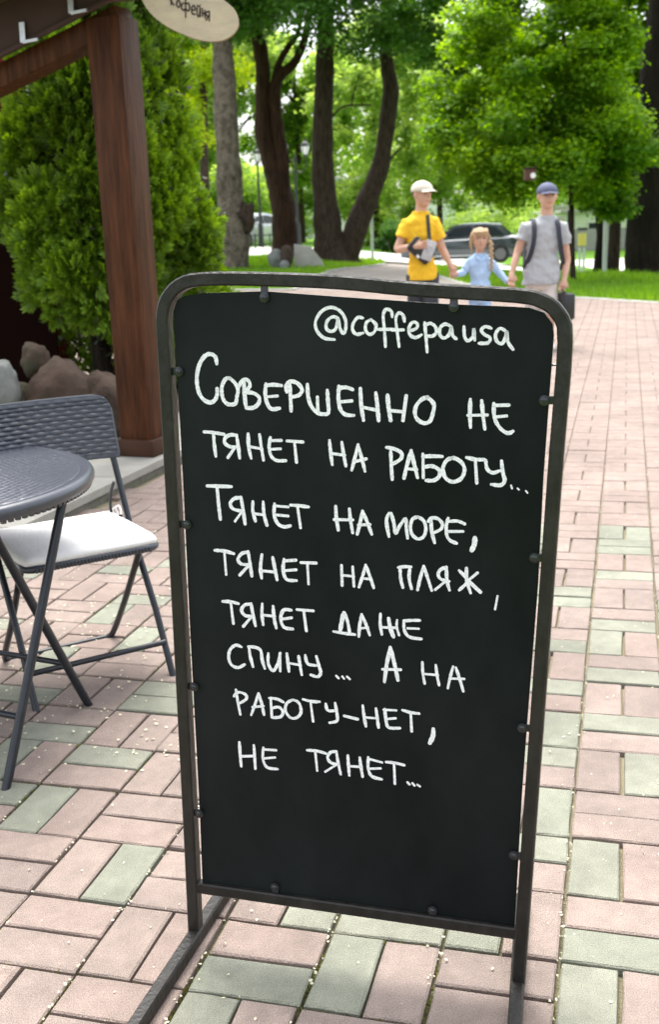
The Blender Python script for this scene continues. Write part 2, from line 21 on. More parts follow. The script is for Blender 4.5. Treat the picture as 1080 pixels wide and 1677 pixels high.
T4 = (25, [[(7.324, -0.073, 0.744), (7.26, 0.194, 0.566), (7.216, 0.654, 0.483), (7.182, 1.561, 0.425), (7.202, 2.449, 0.356), (7.2, 3.197, 0.327), (7.214, 4.177, 0.31), (7.305, 5.133, 0.282), (7.334, 6.304, 0.24)], [(7.274, 1.94, 0.199), (7.579, 2.561, 0.171), (7.869, 3.421, 0.143)]])
T5 = (23, [[(5.148, -0.084, 0.062), (5.106, 0.766, 0.056), (5.057, 1.952, 0.049), (4.962, 3.108, 0.048), (4.921, 4.01, 0.042), (4.834, 4.896, 0.035), (4.699, 5.978, 0.029)], [(5.046, 2.533, 0.03), (4.6, 3.234, 0.024), (4.35, 4.03, 0.018)], [(5.041, 2.185, 0.03), (5.504, 3.089, 0.024), (5.779, 3.981, 0.018)]])
T0 = (48, [[(-4.897, -0.086, 0.284), (-4.677, 3.366, 0.19), (-4.589, 5.52, 0.175), (-4.356, 8.767, 0.147)]])
MAN = {'top': (2.311, 11.6, 1.669), 'brow': (2.313, 11.6, 1.539), 'chin': (2.321, 11.6, 1.414), 'neck': (2.319, 11.62, 1.361), 'hem': (2.269, 11.6, 0.67), 'shL': (2.087, 11.6, 1.273), 'shR': (2.496, 11.6, 1.27), 'slL': (2.033, 11.6, 1.118), 'slR': (2.513, 11.6, 1.065), 'elL': (2.028, 11.639999999999999, 1.008), 'elR': (2.533, 11.65, 0.911), 'wrL': (1.952, 11.549999999999999, 0.795), 'wrR': (2.49, 11.549999999999999, 0.714), 'haL': (1.941, 11.52, 0.699), 'haR': (2.462, 11.53, 0.63), 'waL': (2.104, 11.6, 0.836), 'waR': (2.429, 11.6, 0.824), 'bag': (2.491, 11.54, 0.549)}
YEL = {'top': (1.04, 11.6, 1.731), 'brow': (1.044, 11.6, 1.607), 'chin': (1.061, 11.6, 1.476), 'neck': (1.037, 11.62, 1.406), 'hem': (1.045, 11.6, 0.763), 'shL': (0.874, 11.6, 1.352), 'shR': (1.183, 11.6, 1.365), 'slL': (0.815, 11.6, 1.186), 'slR': (1.218, 11.6, 1.159), 'elL': (0.794, 11.6, 1.077), 'elR': (1.248, 11.65, 1.078), 'wrL': (0.955, 11.43, 1.099), 'wrR': (1.32, 11.58, 0.914), 'haL': (1.039, 11.41, 1.115), 'haR': (1.349, 11.57, 0.852), 'waL': (0.891, 11.6, 0.94), 'waR': (1.197, 11.6, 0.929), 'bag': (1.018, 11.4, 1.038)}
GIRL = {'top': (1.635, 11.6, 1.253), 'brow': (1.635, 11.6, 1.144), 'chin': (1.635, 11.6, 1.035), 'neck': (1.636, 11.61, 0.999), 'hem': (1.634, 11.6, 0.545), 'shL': (1.522, 11.6, 0.954), 'shR': (1.747, 11.6, 0.946), 'elL': (1.468, 11.62, 0.827), 'elR': (1.832, 11.62, 0.808), 'wrL': (1.388, 11.58, 0.801), 'wrR': (1.916, 11.56, 0.71), 'haL': (1.361, 11.57, 0.803), 'haR': (1.946, 11.549999999999999, 0.678)}

CAM_H = 1.365
# ---------------------------------------------------------------- camera, sky, sun, exposure
cd = bpy.data.cameras.new('camera'); cam = bpy.data.objects.new('camera', cd); COL.objects.link(cam)
cd.sensor_fit = 'VERTICAL'; cd.sensor_height = 36.0; cd.lens = 1815.7 / 1677 * 36.0
cd.clip_start = 0.05; cd.clip_end = 2000
r_, u_, f_ = Vector(CAM_R), Vector(CAM_U), Vector(CAM_F)
cam.matrix_world = Matrix(((r_.x, u_.x, -f_.x, 0), (r_.y, u_.y, -f_.y, 0), (r_.z, u_.z, -f_.z, CAM_H), (0, 0, 0, 1)))
cd.dof.use_dof = True; cd.dof.focus_distance = 2.1; cd.dof.aperture_fstop = 6.8
S.camera = cam
SUN_EL, SUN_AZ = math.radians(68), math.radians(-10)      # azimuth measured from +y towards +x
w = bpy.data.worlds.new('World'); S.world = w; w.use_nodes = True
nt = w.node_tree; nt.nodes.clear()
out = nt.nodes.new('ShaderNodeOutputWorld'); bg = nt.nodes.new('ShaderNodeBackground')
sky = nt.nodes.new('ShaderNodeTexSky'); sky.sky_type = 'NISHITA'; sky.sun_disc = False
sky.sun_elevation = SUN_EL; sky.sun_rotation = SUN_AZ
sky.air_density = 1.0; sky.dust_density = 4.0; sky.ozone_density = 1.0
hs = nt.nodes.new('ShaderNodeHueSaturation'); hs.inputs['Saturation'].default_value = 0.30
nt.links.new(sky.outputs[0], hs.inputs['Color']); nt.links.new(hs.outputs[0], bg.inputs[0])
bg.inputs[1].default_value = 0.15
nt.links.new(bg.outputs[0], out.inputs[0])
sl = bpy.data.lights.new('sun', 'SUN'); sl.energy = 1.0; sl.angle = math.radians(36); sl.color = (1.0, 0.965, 0.90)
sun = bpy.data.objects.new('sun', sl); COL.objects.link(sun)
dvec = Vector((math.sin(SUN_AZ) * math.cos(SUN_EL), math.cos(SUN_AZ) * math.cos(SUN_EL), math.sin(SUN_EL)))
sun.rotation_euler = dvec.to_track_quat('Z', 'Y').to_euler(); sun.location = dvec * 30
S.view_settings.view_transform = 'Standard'; S.view_settings.look = 'None'
S.view_settings.exposure = 1.76; S.view_settings.gamma = 1.0; S.view_settings.use_curve_mapping = False
S.render.engine = 'CYCLES'
S.cycles.max_bounces = 8; S.cycles.transmission_bounces = 6; S.cycles.transparent_max_bounces = 8
S.cycles.use_denoising = True

# ---------------------------------------------------------------- helpers
R = random.Random(7)
def sm(a, b, t):
    t = min(max((t - a) / (b - a), 0), 1); return t * t * (3 - 2 * t)
def ground_z(x, y):
    s = sm(24, 33, y) * (1 + .15 * min(max((y - 33) / 12, 0), 1))
    return s * min(max(.28 - .1 * x, -.5), .38)

def tag(o, label=None, cat=None, group=None, kind=None):
    if label: o['label'] = label
    if cat: o['category'] = cat
    if group: o['group'] = group
    if kind: o['kind'] = kind
    return o
def empty(name, loc=(0, 0, 0), rz=0, **k):
    o = bpy.data.objects.new(name, None); COL.objects.link(o); o.empty_display_size = .1
    o.location = loc; o.rotation_euler = (0, 0, rz); tag(o, **k); return o
def link(name, me, parent=None, mat=None):
    o = bpy.data.objects.new(name, me); COL.objects.link(o)
    if parent is not None:
        o.parent = parent
    if mat is not None:
        me.materials.clear()
        for m in (mat if isinstance(mat, (list, tuple)) else [mat]): me.materials.append(m)
    return o
def copy_tree(o, parent=None):
    c = o.copy(); COL.objects.link(c)
    if parent is not None: c.parent = parent
    for ch in [q for q in o.children]: copy_tree(ch, c)
    return c

class MB:
    """collects vertices and faces, links them as one mesh object"""
    def __init__(s): s.v = []; s.f = []; s.m = []
    def add(s, v, f, mi=0):
        n = len(s.v); s.v += [tuple(p) for p in v]; s.f += [tuple(i + n for i in q) for q in f]; s.m += [mi] * len(f); return s
    def box(s, c, sz, rot=None, mi=0, bev=0.0, taper=1.0):
        x, y, z = (q / 2 for q in sz); M = rot or Matrix.Identity(3)
        if bev <= 0:
            v = [(-x, -y, -z), (x, -y, -z), (x, y, -z), (-x, y, -z), (-x * taper, -y * taper, z), (x * taper, -y * taper, z), (x * taper, y * taper, z), (-x * taper, y * taper, z)]
            f = [(0, 3, 2, 1), (4, 5, 6, 7), (0, 1, 5, 4), (1, 2, 6, 5), (2, 3, 7, 6), (3, 0, 4, 7)]
        else:
            bm = bmesh.new(); bmesh.ops.create_cube(bm, size=1)
            for q in bm.verts: q.co = Vector((q.co.x * 2 * x, q.co.y * 2 * y, q.co.z * 2 * z))
            bmesh.ops.bevel(bm, geom=bm.edges[:], offset=bev, segments=2, profile=.5, affect='EDGES')
            bm.verts.index_update(); v = [tuple(q.co) for q in bm.verts]; f = [tuple(q.index for q in p.verts) for p in bm.faces]; bm.free()
        cc = Vector(c)
        return s.add([cc + M @ Vector(p) for p in v], f, mi)
    def tube(s, pts, r, n=10, caps=True, mi=0, sq=None, closed=False):
        """sweep a round (or, with sq=(w,h), a bevelled rectangular) section along pts; r: radius or list"""
        P = [Vector(p) for p in pts]; k = len(P); rr = r if isinstance(r, (list, tuple)) else [r] * k
        T = []
        for i in range(k):
            a = P[(i - 1) % k] if (closed or i > 0) else P[i]; b = P[(i + 1) % k] if (closed or i < k - 1) else P[i]
            T.append((b - a).normalized())
        up = Vector((0, 0, 1)) if abs(T[0].z) < .9 else Vector((1, 0, 0))
        if sq and len(sq) > 2: up = Vector(sq[2])
        N = (up - T[0] * up.dot(T[0])).normalized(); v = []; f = []
        for i in range(k):
            if i > 0:
                if sq and len(sq) > 2: N = Vector(sq[2])
                N = (N - T[i] * N.dot(T[i])).normalized()
            B = T[i].cross(N)
            if sq:
                a, b = sq[0] / 2, sq[1] / 2; c = min(a, b) * .25
                sec = [(a, b - c), (a - c, b), (-a + c, b), (-a, b - c), (-a, -b + c), (-a + c, -b), (a - c, -b), (a, -b + c)]
            else:
                sec = [(math.cos(2 * math.pi * j / n) * rr[i], math.sin(2 * math.pi * j / n) * rr[i]) for j in range(n)]
            m = len(sec); v += [P[i] + N * p + B * q for p, q in sec]
        m = len(v) // k
        for i in range(k if closed else k - 1):
            for j in range(m):
                a = i * m + j; b = i * m + (j + 1) % m; c2 = ((i + 1) % k) * m + (j + 1) % m; d = ((i + 1) % k) * m + j
                f.append((a, b, c2, d))
        if caps and not closed:
            f.append(tuple(range(m - 1, -1, -1))); f.append(tuple(range((k - 1) * m, k * m)))
        return s.add(v, f, mi)
    def lathe(s, prof, c=(0, 0, 0), n=24, mi=0, rot=None):
        M = rot or Matrix.Identity(3); cc = Vector(c); v = []; f = []
        for r, z in prof:
            v += [cc + M @ Vector((r * math.cos(2 * math.pi * j / n), r * math.sin(2 * math.pi * j / n), z)) for j in range(n)]
        for i in range(len(prof) - 1):
            for j in range(n): f.append((i * n + j, i * n + (j + 1) % n, (i + 1) * n + (j + 1) % n, (i + 1) * n + j))
        f.append(tuple(range(n - 1, -1, -1))); f.append(tuple((len(prof) - 1) * n + j for j in range(n)))
        return s.add(v, f, mi)
    def prism(s, outline, off, mi=0):
        """outline: 3-D points of a flat polygon, extruded by the vector off"""
        n = len(outline); o = Vector(off); a = [Vector(p) for p in outline]
        v = a + [p + o for p in a]
        f = [tuple(range(n)), tuple(range(2 * n - 1, n - 1, -1))] + [(i, i + n, (i + 1) % n + n, (i + 1) % n) for i in range(n)]
        return s.add(v, f, mi)
    def ell(s, c, r, n=14, m=10, mi=0, rot=None, fn=None):
        M = rot or Matrix.Identity(3); cc = Vector(c); v = [cc + M @ Vector((0, 0, -r[2]))]; f = []
        for i in range(1, m):
            t = math.pi * i / m
            for j in range(n):
                p = 2 * math.pi * j / n
                q = Vector((r[0] * math.sin(t) * math.cos(p), r[1] * math.sin(t) * math.sin(p), -r[2] * math.cos(t)))
                if fn: q = fn(q)
                v.append(cc + M @ q)
        v.append(cc + M @ Vector((0, 0, r[2]))); L = len(v) - 1
        for j in range(n):
            f.append((0, 1 + (j + 1) % n, 1 + j)); f.append((L, L - n + j, L - n + (j + 1) % n))
            for i in range(m - 2):
                a = 1 + i * n + j; b = 1 + i * n + (j + 1) % n; f.append((a, b, b + n, a + n))
        return s.add(v, f, mi)
    def mesh(s, name, smooth=False, fix=True):
        me = bpy.data.meshes.new(name); me.from_pydata([tuple(p) for p in s.v], [], s.f)
        me.polygons.foreach_set('material_index', s.m)
        if fix:
            bm = bmesh.new(); bm.from_mesh(me); bmesh.ops.recalc_face_normals(bm, faces=bm.faces[:]); bm.to_mesh(me); bm.free()
        if smooth:
            me.polygons.foreach_set('use_smooth', [True] * len(me.polygons))
            if smooth != 'all': me.set_sharp_from_angle(angle=math.radians(40))
        me.update(); return me
    def build(s, name, mat, parent=None, smooth=False, loc=None):
        o = link(name, s.mesh(name, smooth), parent, mat)
        if loc is not None: o.location = loc
        return o

def smooth_path(pts, n=4, closed=False):
    P = [Vector(p) for p in pts]; k = len(P); o = []
    if k < 3: return P
    g = lambda i: P[i % k] if closed else P[min(max(i, 0), k - 1)]
    for i in range(k if closed else k - 1):
        a, b, c, d = g(i - 1), g(i), g(i + 1), g(i + 2)
        for j in range(n):
            t = j / n
            o.append(.5 * ((2 * b) + (c - a) * t + (2 * a - 5 * b + 4 * c - d) * t * t + (3 * b - a - 3 * c + d) * t ** 3))
    if not closed: o.append(P[-1])
    return o

def ribbon(mb, pts2, wd, place, th=.0006, wob=.12, seed=0):
    """a brush stroke: pts2 in a 2-D plane, place(a, b, h) -> 3-D"""
    rr = random.Random(seed)
    P = smooth_path([(p[0], p[1], 0) for p in pts2], 5); k = len(P); L = []; Rr = []
    for i in range(k):
        t = (P[min(i + 1, k - 1)] - P[max(i - 1, 0)])
        t = t.normalized() if t.length > 1e-9 else Vector((1, 0, 0)); nn = Vector((-t.y, t.x, 0))
        h = wd / 2 * (1 + rr.uniform(-wob, wob) + .20 * noise.noise(Vector((i * .22, seed * 3.1, 0)))) * (.80 + .20 * min(1, i / 2, (k - 1 - i) / 3 + .2))
        L.append(P[i] + nn * h); Rr.append(P[i] - nn * h)
    t0 = (P[1] - P[0]).normalized(); t1 = (P[-1] - P[-2]).normalized()
    def cap(c, t, r0):
        n2 = Vector((-t.y, t.x, 0)); return [c + (n2 * math.cos(a) + t * math.sin(a)) * r0 for a in (.6, 1.2, 1.57, 1.94, 2.54)]
    out = L + cap(P[-1], t1, wd / 2 * .9) + Rr[::-1] + cap(P[0], -t0, wd / 2 * .9)
    top = [place(p.x, p.y, th) for p in L] + [place(p.x, p.y, th) for p in Rr]
    f = [(i, i + 1, k + i + 1, k + i) for i in range(k - 1)]
    mb.add(top, f)
    for c, t, s0, i0 in ((P[-1], t1, 1, k - 1), (P[0], -t0, -1, 0)):
        cc = cap(c, t, wd / 2 * .92); mb.add([place(c.x, c.y, th)] + [place(q.x, q.y, th) for q in ([L[i0] if s0 > 0 else Rr[i0]] + cc + [Rr[i0] if s0 > 0 else L[i0]])], [(0, j, j + 1) for j in range(1, 7)])

# ---------------------------------------------------------------- materials
def mat(name, col, rough=.6, metal=0.0, spec=.5, noise_amt=0.0, noise_scale=8.0, bump=0.0, bump_scale=40.0, col2=None, coat=0.0, detail=4.0, stretch=None, rand=0.0, bdist=.01, speck=0.0, dirt=0.0):
    m = bpy.data.materials.new(name); m.use_nodes = True; t = m.node_tree; b = t.nodes['Principled BSDF']
    b.inputs['Roughness'].default_value = rough; b.inputs['Metallic'].default_value = metal
    b.inputs['Specular IOR Level'].default_value = spec; b.inputs['Coat Weight'].default_value = coat
    c1 = (*col, 1); b.inputs['Base Color'].default_value = c1
    tc = t.nodes.new('ShaderNodeTexCoord'); mp = t.nodes.new('ShaderNodeMapping'); t.links.new(tc.outputs['Object'], mp.inputs[0])
    if stretch: mp.inputs['Scale'].default_value = stretch
    oi = t.nodes.new('ShaderNodeObjectInfo')
    vm = t.nodes.new('ShaderNodeVectorMath'); vm.operation = 'MULTIPLY_ADD'; vm.inputs[1].default_value = (1, 1, 1)
    cr = t.nodes.new('ShaderNodeCombineXYZ'); mul = t.nodes.new('ShaderNodeMath'); mul.operation = 'MULTIPLY'; mul.inputs[1].default_value = 37.0
    t.links.new(oi.outputs['Random'], mul.inputs[0]); t.links.new(mul.outputs[0], cr.inputs[0]); t.links.new(mul.outputs[0], cr.inputs[1])
    t.links.new(mp.outputs[0], vm.inputs[0]); t.links.new(cr.outputs[0], vm.inputs[2])
    last = None
    if noise_amt > 0 or col2 is not None:
        nz = t.nodes.new('ShaderNodeTexNoise'); nz.inputs['Scale'].default_value = noise_scale; nz.inputs['Detail'].default_value = detail; nz.inputs['Roughness'].default_value = .65
        t.links.new(vm.outputs[0], nz.inputs['Vector'])
        rp = t.nodes.new('ShaderNodeValToRGB'); t.links.new(nz.outputs[0], rp.inputs[0])
        a = col2 if col2 is not None else tuple(c * (1 - noise_amt) for c in col)
        bb = col if col2 is not None else tuple(min(1, c * (1 + noise_amt)) for c in col)
        rp.color_ramp.elements[0].position = .32; rp.color_ramp.elements[1].position = .68
        rp.color_ramp.elements[0].color = (*a, 1); rp.color_ramp.elements[1].color = (*bb, 1)
        last = rp.outputs[0]
    if rand > 0:
        h = t.nodes.new('ShaderNodeHueSaturation'); mr = t.nodes.new('ShaderNodeMapRange'); t.links.new(oi.outputs['Random'], mr.inputs[0])
        mr.inputs[3].default_value = 1 - rand; mr.inputs[4].default_value = 1 + rand; t.links.new(mr.outputs[0], h.inputs['Value'])
        if last is not None: t.links.new(last, h.inputs['Color'])
        else: h.inputs['Color'].default_value = c1
        last = h.outputs[0]
    def darken(fac_socket, lo, hi, src):
        mr = t.nodes.new('ShaderNodeMapRange'); t.links.new(fac_socket, mr.inputs[0]); mr.inputs[1].default_value = .38; mr.inputs[2].default_value = .62; mr.inputs[3].default_value = lo; mr.inputs[4].default_value = hi
        x = t.nodes.new('ShaderNodeVectorMath'); x.operation = 'SCALE'; t.links.new(mr.outputs[0], x.inputs['Scale'])
        if src is not None: t.links.new(src, x.inputs[0])
        else: x.inputs[0].default_value = col
        return x.outputs[0]
    if speck > 0:
        n3 = t.nodes.new('ShaderNodeTexNoise'); n3.inputs['Scale'].default_value = 420; n3.inputs['Detail'].default_value = 2; t.links.new(vm.outputs[0], n3.inputs['Vector']); last = darken(n3.outputs[0], 1 - speck, 1 + speck, last)
    if dirt > 0:
        g = t.nodes.new('ShaderNodeNewGeometry'); n4 = t.nodes.new('ShaderNodeTexNoise'); n4.inputs['Scale'].default_value = 2.3; n4.inputs['Detail'].default_value = 6; n4.inputs['Roughness'].default_value = .7; t.links.new(g.outputs['Position'], n4.inputs['Vector']); last = darken(n4.outputs[0], 1 - dirt, 1 + dirt * .4, last)
    if last is not None: t.links.new(last, b.inputs['Base Color'])
    if bump > 0:
        n2 = t.nodes.new('ShaderNodeTexNoise'); n2.inputs['Scale'].default_value = bump_scale; n2.inputs['Detail'].default_value = 5
        t.links.new(vm.outputs[0], n2.inputs['Vector']); bp = t.nodes.new('ShaderNodeBump'); bp.inputs['Strength'].default_value = bump; bp.inputs['Distance'].default_value = bdist
        t.links.new(n2.outputs[0], bp.inputs['Height']); t.links.new(bp.outputs[0], b.inputs['Normal'])
    return m

def leaf_mat(name, dark, light, trans=.45, rough=.5, tcol=None):
    """foliage: colour from a per-leaf attribute, light passes through the leaves"""
    m = bpy.data.materials.new(name); m.use_nodes = True; t = m.node_tree; t.nodes.clear()
    o = t.nodes.new('ShaderNodeOutputMaterial'); at = t.nodes.new('ShaderNodeAttribute'); at.attribute_name = 'leaf'
    rp = t.nodes.new('ShaderNodeValToRGB'); rp.color_ramp.elements[0].color = (*dark, 1); rp.color_ramp.elements[1].color = (*light, 1)
    t.links.new(at.outputs['Fac'], rp.inputs[0])
    b = t.nodes.new('ShaderNodeBsdfPrincipled'); b.inputs['Roughness'].default_value = rough; b.inputs['Specular IOR Level'].default_value = .35
    tr = t.nodes.new('ShaderNodeBsdfTranslucent'); mx = t.nodes.new('ShaderNodeMixShader'); mx.inputs[0].default_value = trans
    h = t.nodes.new('ShaderNodeHueSaturation'); h.inputs['Hue'].default_value = .485; h.inputs['Saturation'].default_value = 1.1; h.inputs['Value'].default_value = 1.9
    t.links.new(rp.outputs[0], b.inputs['Base Color']); t.links.new(rp.outputs[0], h.inputs['Color']); t.links.new(h.outputs[0], tr.inputs['Color'])
    t.links.new(b.outputs[0], mx.inputs[1]); t.links.new(tr.outputs[0], mx.inputs[2]); t.links.new(mx.outputs[0], o.inputs[0])
    return m

M = {}
M['pink'] = [mat('pink_concrete_%d' % i, c, .85, spec=.3, noise_amt=.10, noise_scale=22, bump=.5, bump_scale=300, rand=.08, speck=.22, dirt=.20) for i, c in enumerate([(.275, .213, .182), (.25, .198, .171), (.288, .228, .195)])]
M['green'] = [mat('grey_green_concrete_%d' % i, c, .85, spec=.3, noise_amt=.10, noise_scale=22, bump=.5, bump_scale=300, rand=.07, speck=.20, dirt=.20) for i, c in enumerate([(.228, .235, .182), (.245, .248, .194)])]
M['greybrick'] = mat('grey_concrete_paver', (.27, .25, .215), .85, spec=.3, noise_amt=.10, noise_scale=1.5, bump=.3, bump_scale=200, dirt=.2)
M['dusty'] = [mat('dusty_pink_paver', (.30, .255, .21), .88, spec=.2, noise_amt=.08, noise_scale=4, dirt=.15), mat('dusty_green_paver', (.285, .285, .225), .88, spec=.2, noise_amt=.08, noise_scale=4, dirt=.15)]
M['joint'] = mat('sandy_mossy_joint', (.21, .195, .125), .95, spec=.1, noise_scale=9, col2=(.13, .14, .065), bump=1.0, bump_scale=220)
def _joint():   # damp and mossy near the café, filled with dry sand on the walked alley
    t = M['joint'].node_tree; b = t.nodes['Principled BSDF']; src = b.inputs['Base Color'].links[0].from_socket
    g = t.nodes.new('ShaderNodeNewGeometry'); sp = t.nodes.new('ShaderNodeSeparateXYZ'); t.links.new(g.outputs['Position'], sp.inputs[0])
    a = t.nodes.new('ShaderNodeMath'); a.operation = 'MULTIPLY_ADD'; a.inputs[1].default_value = 2.0; t.links.new(sp.outputs['X'], a.inputs[0]); t.links.new(sp.outputs['Y'], a.inputs[2])
    r = t.nodes.new('ShaderNodeMapRange'); r.inputs[1].default_value = 1.9; r.inputs[2].default_value = 3.2; t.links.new(a.outputs[0], r.inputs[0])
    m = t.nodes.new('ShaderNodeMix'); m.data_type = 'RGBA'; m.inputs[7].default_value = (.34, .30, .20, 1); t.links.new(r.outputs[0], m.inputs[0]); t.links.new(src, m.inputs[6]); t.links.new(m.outputs[2], b.inputs['Base Color'])
_joint()
M['steel'] = mat('worn_dark_steel_paint', (.010, .009, .0075), .42, metal=.0, spec=.32, col2=(.024, .022, .019), noise_scale=26, bump=.25, bump_scale=90, stretch=(1, 1, .5))
M['board'] = mat('black_board_film', (.0140, .0175, .0182), .46, spec=.13, col2=(.0030, .0050, .0056), noise_scale=2.4, stretch=(1, 1, .6), detail=9, bump=.04, bump_scale=120)
M['boardedge'] = mat('board_cut_edge', (.5, .47, .42), .6)
M['bolt'] = mat('black_bolt', (.022, .024, .030), .22, metal=.4, spec=.8)
M['chalk'] = mat('white_chalk_marker', (.95, .96, .97), .8, spec=.1, col2=(.62, .64, .66), noise_scale=260, detail=2)
M['ratt'] = mat('grey_blue_moulded_plastic', (.030, .036, .050), .32, spec=.6, noise_amt=.12, noise_scale=60)
M['tube'] = mat('dark_slate_tube_paint', (.013, .016, .022), .30, spec=.45, noise_amt=.3, noise_scale=30)
M['cush'] = mat('white_cotton', (.78, .77, .76), .9, spec=.2, noise_amt=.03, noise_scale=12, bump=.25, bump_scale=90)
M['wood'] = mat('stained_pine', (.100, .036, .014), .5, spec=.14, col2=(.030, .010, .005), noise_scale=5, stretch=(7, 7, .55), bump=.35, bump_scale=14)
M['woodtrim'] = mat('brown_trim', (.055, .025, .014), .6, spec=.18, noise_amt=.25, noise_scale=5, bump=.2, bump_scale=20)
M['fascia'] = mat('brown_metal_fascia', (.058, .033, .029), .6, spec=.2, noise_amt=.08, noise_scale=3)
M['unseen_roof'] = mat('unseen_roof_dark_boards', (.07, .035, .018), .6, noise_amt=.3, noise_scale=4, stretch=(1, 12, 1), bump=.3)
M['zinc'] = mat('galvanised_bracket', (.55, .57, .60), .35, metal=.7, spec=.6, noise_amt=.1, noise_scale=30)
M['slabwood'] = mat('sanded_log_slice', (.58, .48, .34), .6, spec=.3, col2=(.44, .37, .28), noise_scale=7, stretch=(1, 1, 3), bump=.2, bump_scale=30)
M['bark_edge'] = mat('slice_bark_edge', (.30, .20, .11), .8, noise_amt=.3, noise_scale=20)
M['burnt'] = mat('burnt_lettering', (.06, .04, .03), .7)
M['concrete'] = mat('pale_step_concrete', (.31, .30, .265), .85, spec=.3, noise_amt=.10, noise_scale=5, bump=.4, bump_scale=110)
M['kerbface'] = mat('mossy_step_face', (.20, .19, .155), .9, spec=.2, col2=(.12, .12, .09), noise_scale=9, bump=.6, bump_scale=60)
M['redbrick'] = mat('red_glazed_brick', (.15, .012, .010), .6, spec=.15, noise_amt=.25, noise_scale=18, bump=.3, bump_scale=60, rand=.15)
M['mortar'] = mat('dark_mortar', (.02, .012, .011), .9, spec=.05)
M['boulder'] = mat('brown_granite', (.075, .048, .034), .8, spec=.3, col2=(.032, .021, .014), noise_scale=6, bump=.9, bump_scale=25)
M['boulder2'] = mat('pale_granite', (.20, .21, .20), .8, spec=.3, col2=(.15, .16, .15), noise_scale=7, bump=.8, bump_scale=25)
M['boulder3'] = mat('mossy_granite', (.05, .05, .03), .85, spec=.3, col2=(.07, .04, .03), noise_scale=5, bump=.8, bump_scale=25)
M['bark'] = mat('brown_bark', (.085, .060, .042), .9, spec=.2, col2=(.024, .017, .012), bdist=.07, noise_scale=6, stretch=(3, 3, .6), bump=1.0, bump_scale=14)
M['barkred'] = mat('reddish_bark', (.075, .036, .020), .9, spec=.2, col2=(.012, .008, .006), bdist=.08, noise_scale=6, stretch=(3, 3, .35), bump=1.0, bump_scale=12)
M['barkgrey'] = mat('grey_mottled_bark', (.21, .175, .14), .9, spec=.2, col2=(.055, .044, .032), bdist=.08, noise_scale=4.5, stretch=(1.4, 1.4, 1.1), bump=1.0, bump_scale=9)
M['barkdark'] = mat('dark_bark', (.022, .017, .012), .9, spec=.15, bdist=.06, col2=(.008, .006, .005), noise_scale=5, stretch=(3, 3, .5), bump=1.0, bump_scale=14)
M['lawn'] = mat('lawn_soil_green', (.12, .25, .022), .9, spec=.1, col2=(.075, .17, .014), noise_scale=.9, bump=.5, bump_scale=40)
M['blade'] = leaf_mat('grass_blades', (.09, .22, .014), (.24, .42, .035), .35)
M['asphalt'] = mat('pale_worn_asphalt', (.30, .265, .235), .9, spec=.2, noise_amt=.12, noise_scale=2, bump=.3, bump_scale=120)
M['road'] = mat('light_dusty_road', (.58, .57, .53), .9, spec=.2, noise_amt=.06, noise_scale=.6)
M['stonekerb'] = mat('kerb_stone', (.40, .385, .35), .85, noise_amt=.12, noise_scale=4, bump=.3)
M['whitewall'] = mat('white_render', (.82, .81, .79), .85, noise_amt=.03, noise_scale=.5)
M['greywall'] = mat('grey_panel', (.36, .35, .33), .85, noise_amt=.08, noise_scale=1.2)
M['roofgrey'] = mat('grey_roof_sheet', (.45, .44, .43), .6)
M['glass'] = mat('dark_glass', (.012, .016, .02), .25, spec=.35)
M['white'] = mat('white_paint', (.80, .80, .78), .5)
M['poleg'] = mat('pale_grey_pole_paint', (.55, .58, .56), .5, noise_amt=.08, noise_scale=9)
M['black'] = mat('black_paint', (.018, .020, .022), .4)
M['lampglass'] = mat('frosted_lamp_glass', (.75, .77, .78), .3)
M['yellow'] = mat('yellow_enamel', (.75, .62, .14), .5)
M['redp'] = mat('red_paint', (.55, .06, .05), .5)
M['cargrey'] = mat('dark_grey_blue_car_paint', (.06, .072, .085), .25, metal=.5, spec=.6, coat=.8)
M['carsilver'] = mat('silver_car_paint', (.60, .62, .66), .28, metal=.4, spec=.6, coat=.6)
M['tyre'] = mat('tyre_rubber', (.015, .015, .015), .8)
M['rim'] = mat('alloy_rim', (.16, .16, .17), .35, metal=.8)
M['lamp_red'] = mat('red_tail_lens', (.35, .02, .02), .2)
M['petal'] = mat('cream_fallen_petals', (.60, .57, .40), .8)

# ================================================================ GROUND
def sheet(name, m, poly_test, x0, x1, y0, y1, st, dz, parent=None, kind='structure'):
    nx = int((x1 - x0) / st) + 1; ny = int((y1 - y0) / st) + 1; v = []; f = []
    for j in range(ny):
        for i in range(nx):
            x = x0 + i * st; y = y0 + j * st; v.append((x, y, ground_z(x, y) + dz))
    for j in range(ny - 1):
        for i in range(nx - 1):
            a = j * nx + i
            if poly_test is None or poly_test(x0 + (i + .5) * st, y0 + (j + .5) * st): f.append((a, a + 1, a + nx + 1, a + nx))
    me = bpy.data.meshes.new(name); me.from_pydata(v, [], f)
    bm = bmesh.new(); bm.from_mesh(me); bmesh.ops.delete(bm, geom=[q for q in bm.verts if not q.link_faces], context='VERTS'); bm.to_mesh(me); bm.free()
    me.polygons.foreach_set('use_smooth', [True] * len(me.polygons))
    return tag(link(name, me, parent, m), kind=kind)

def poly_in(poly):
    def t(x, y):
        c = False; n = len(poly); j = n - 1
        for i in range(n):
            xi, yi = poly[i]; xj, yj = poly[j]
            if (yi > y) != (yj > y) and x < (xj - xi) * (y - yi) / (yj - yi) + xi: c = not c
            j = i
        return c
    return t

sheet('ground', M['lawn'], None, -80, 90, -12, 34, 1.0, -.06)
sheet('terrain', M['lawn'], None, -300, 300, 34, 400, 6.0, -.05)

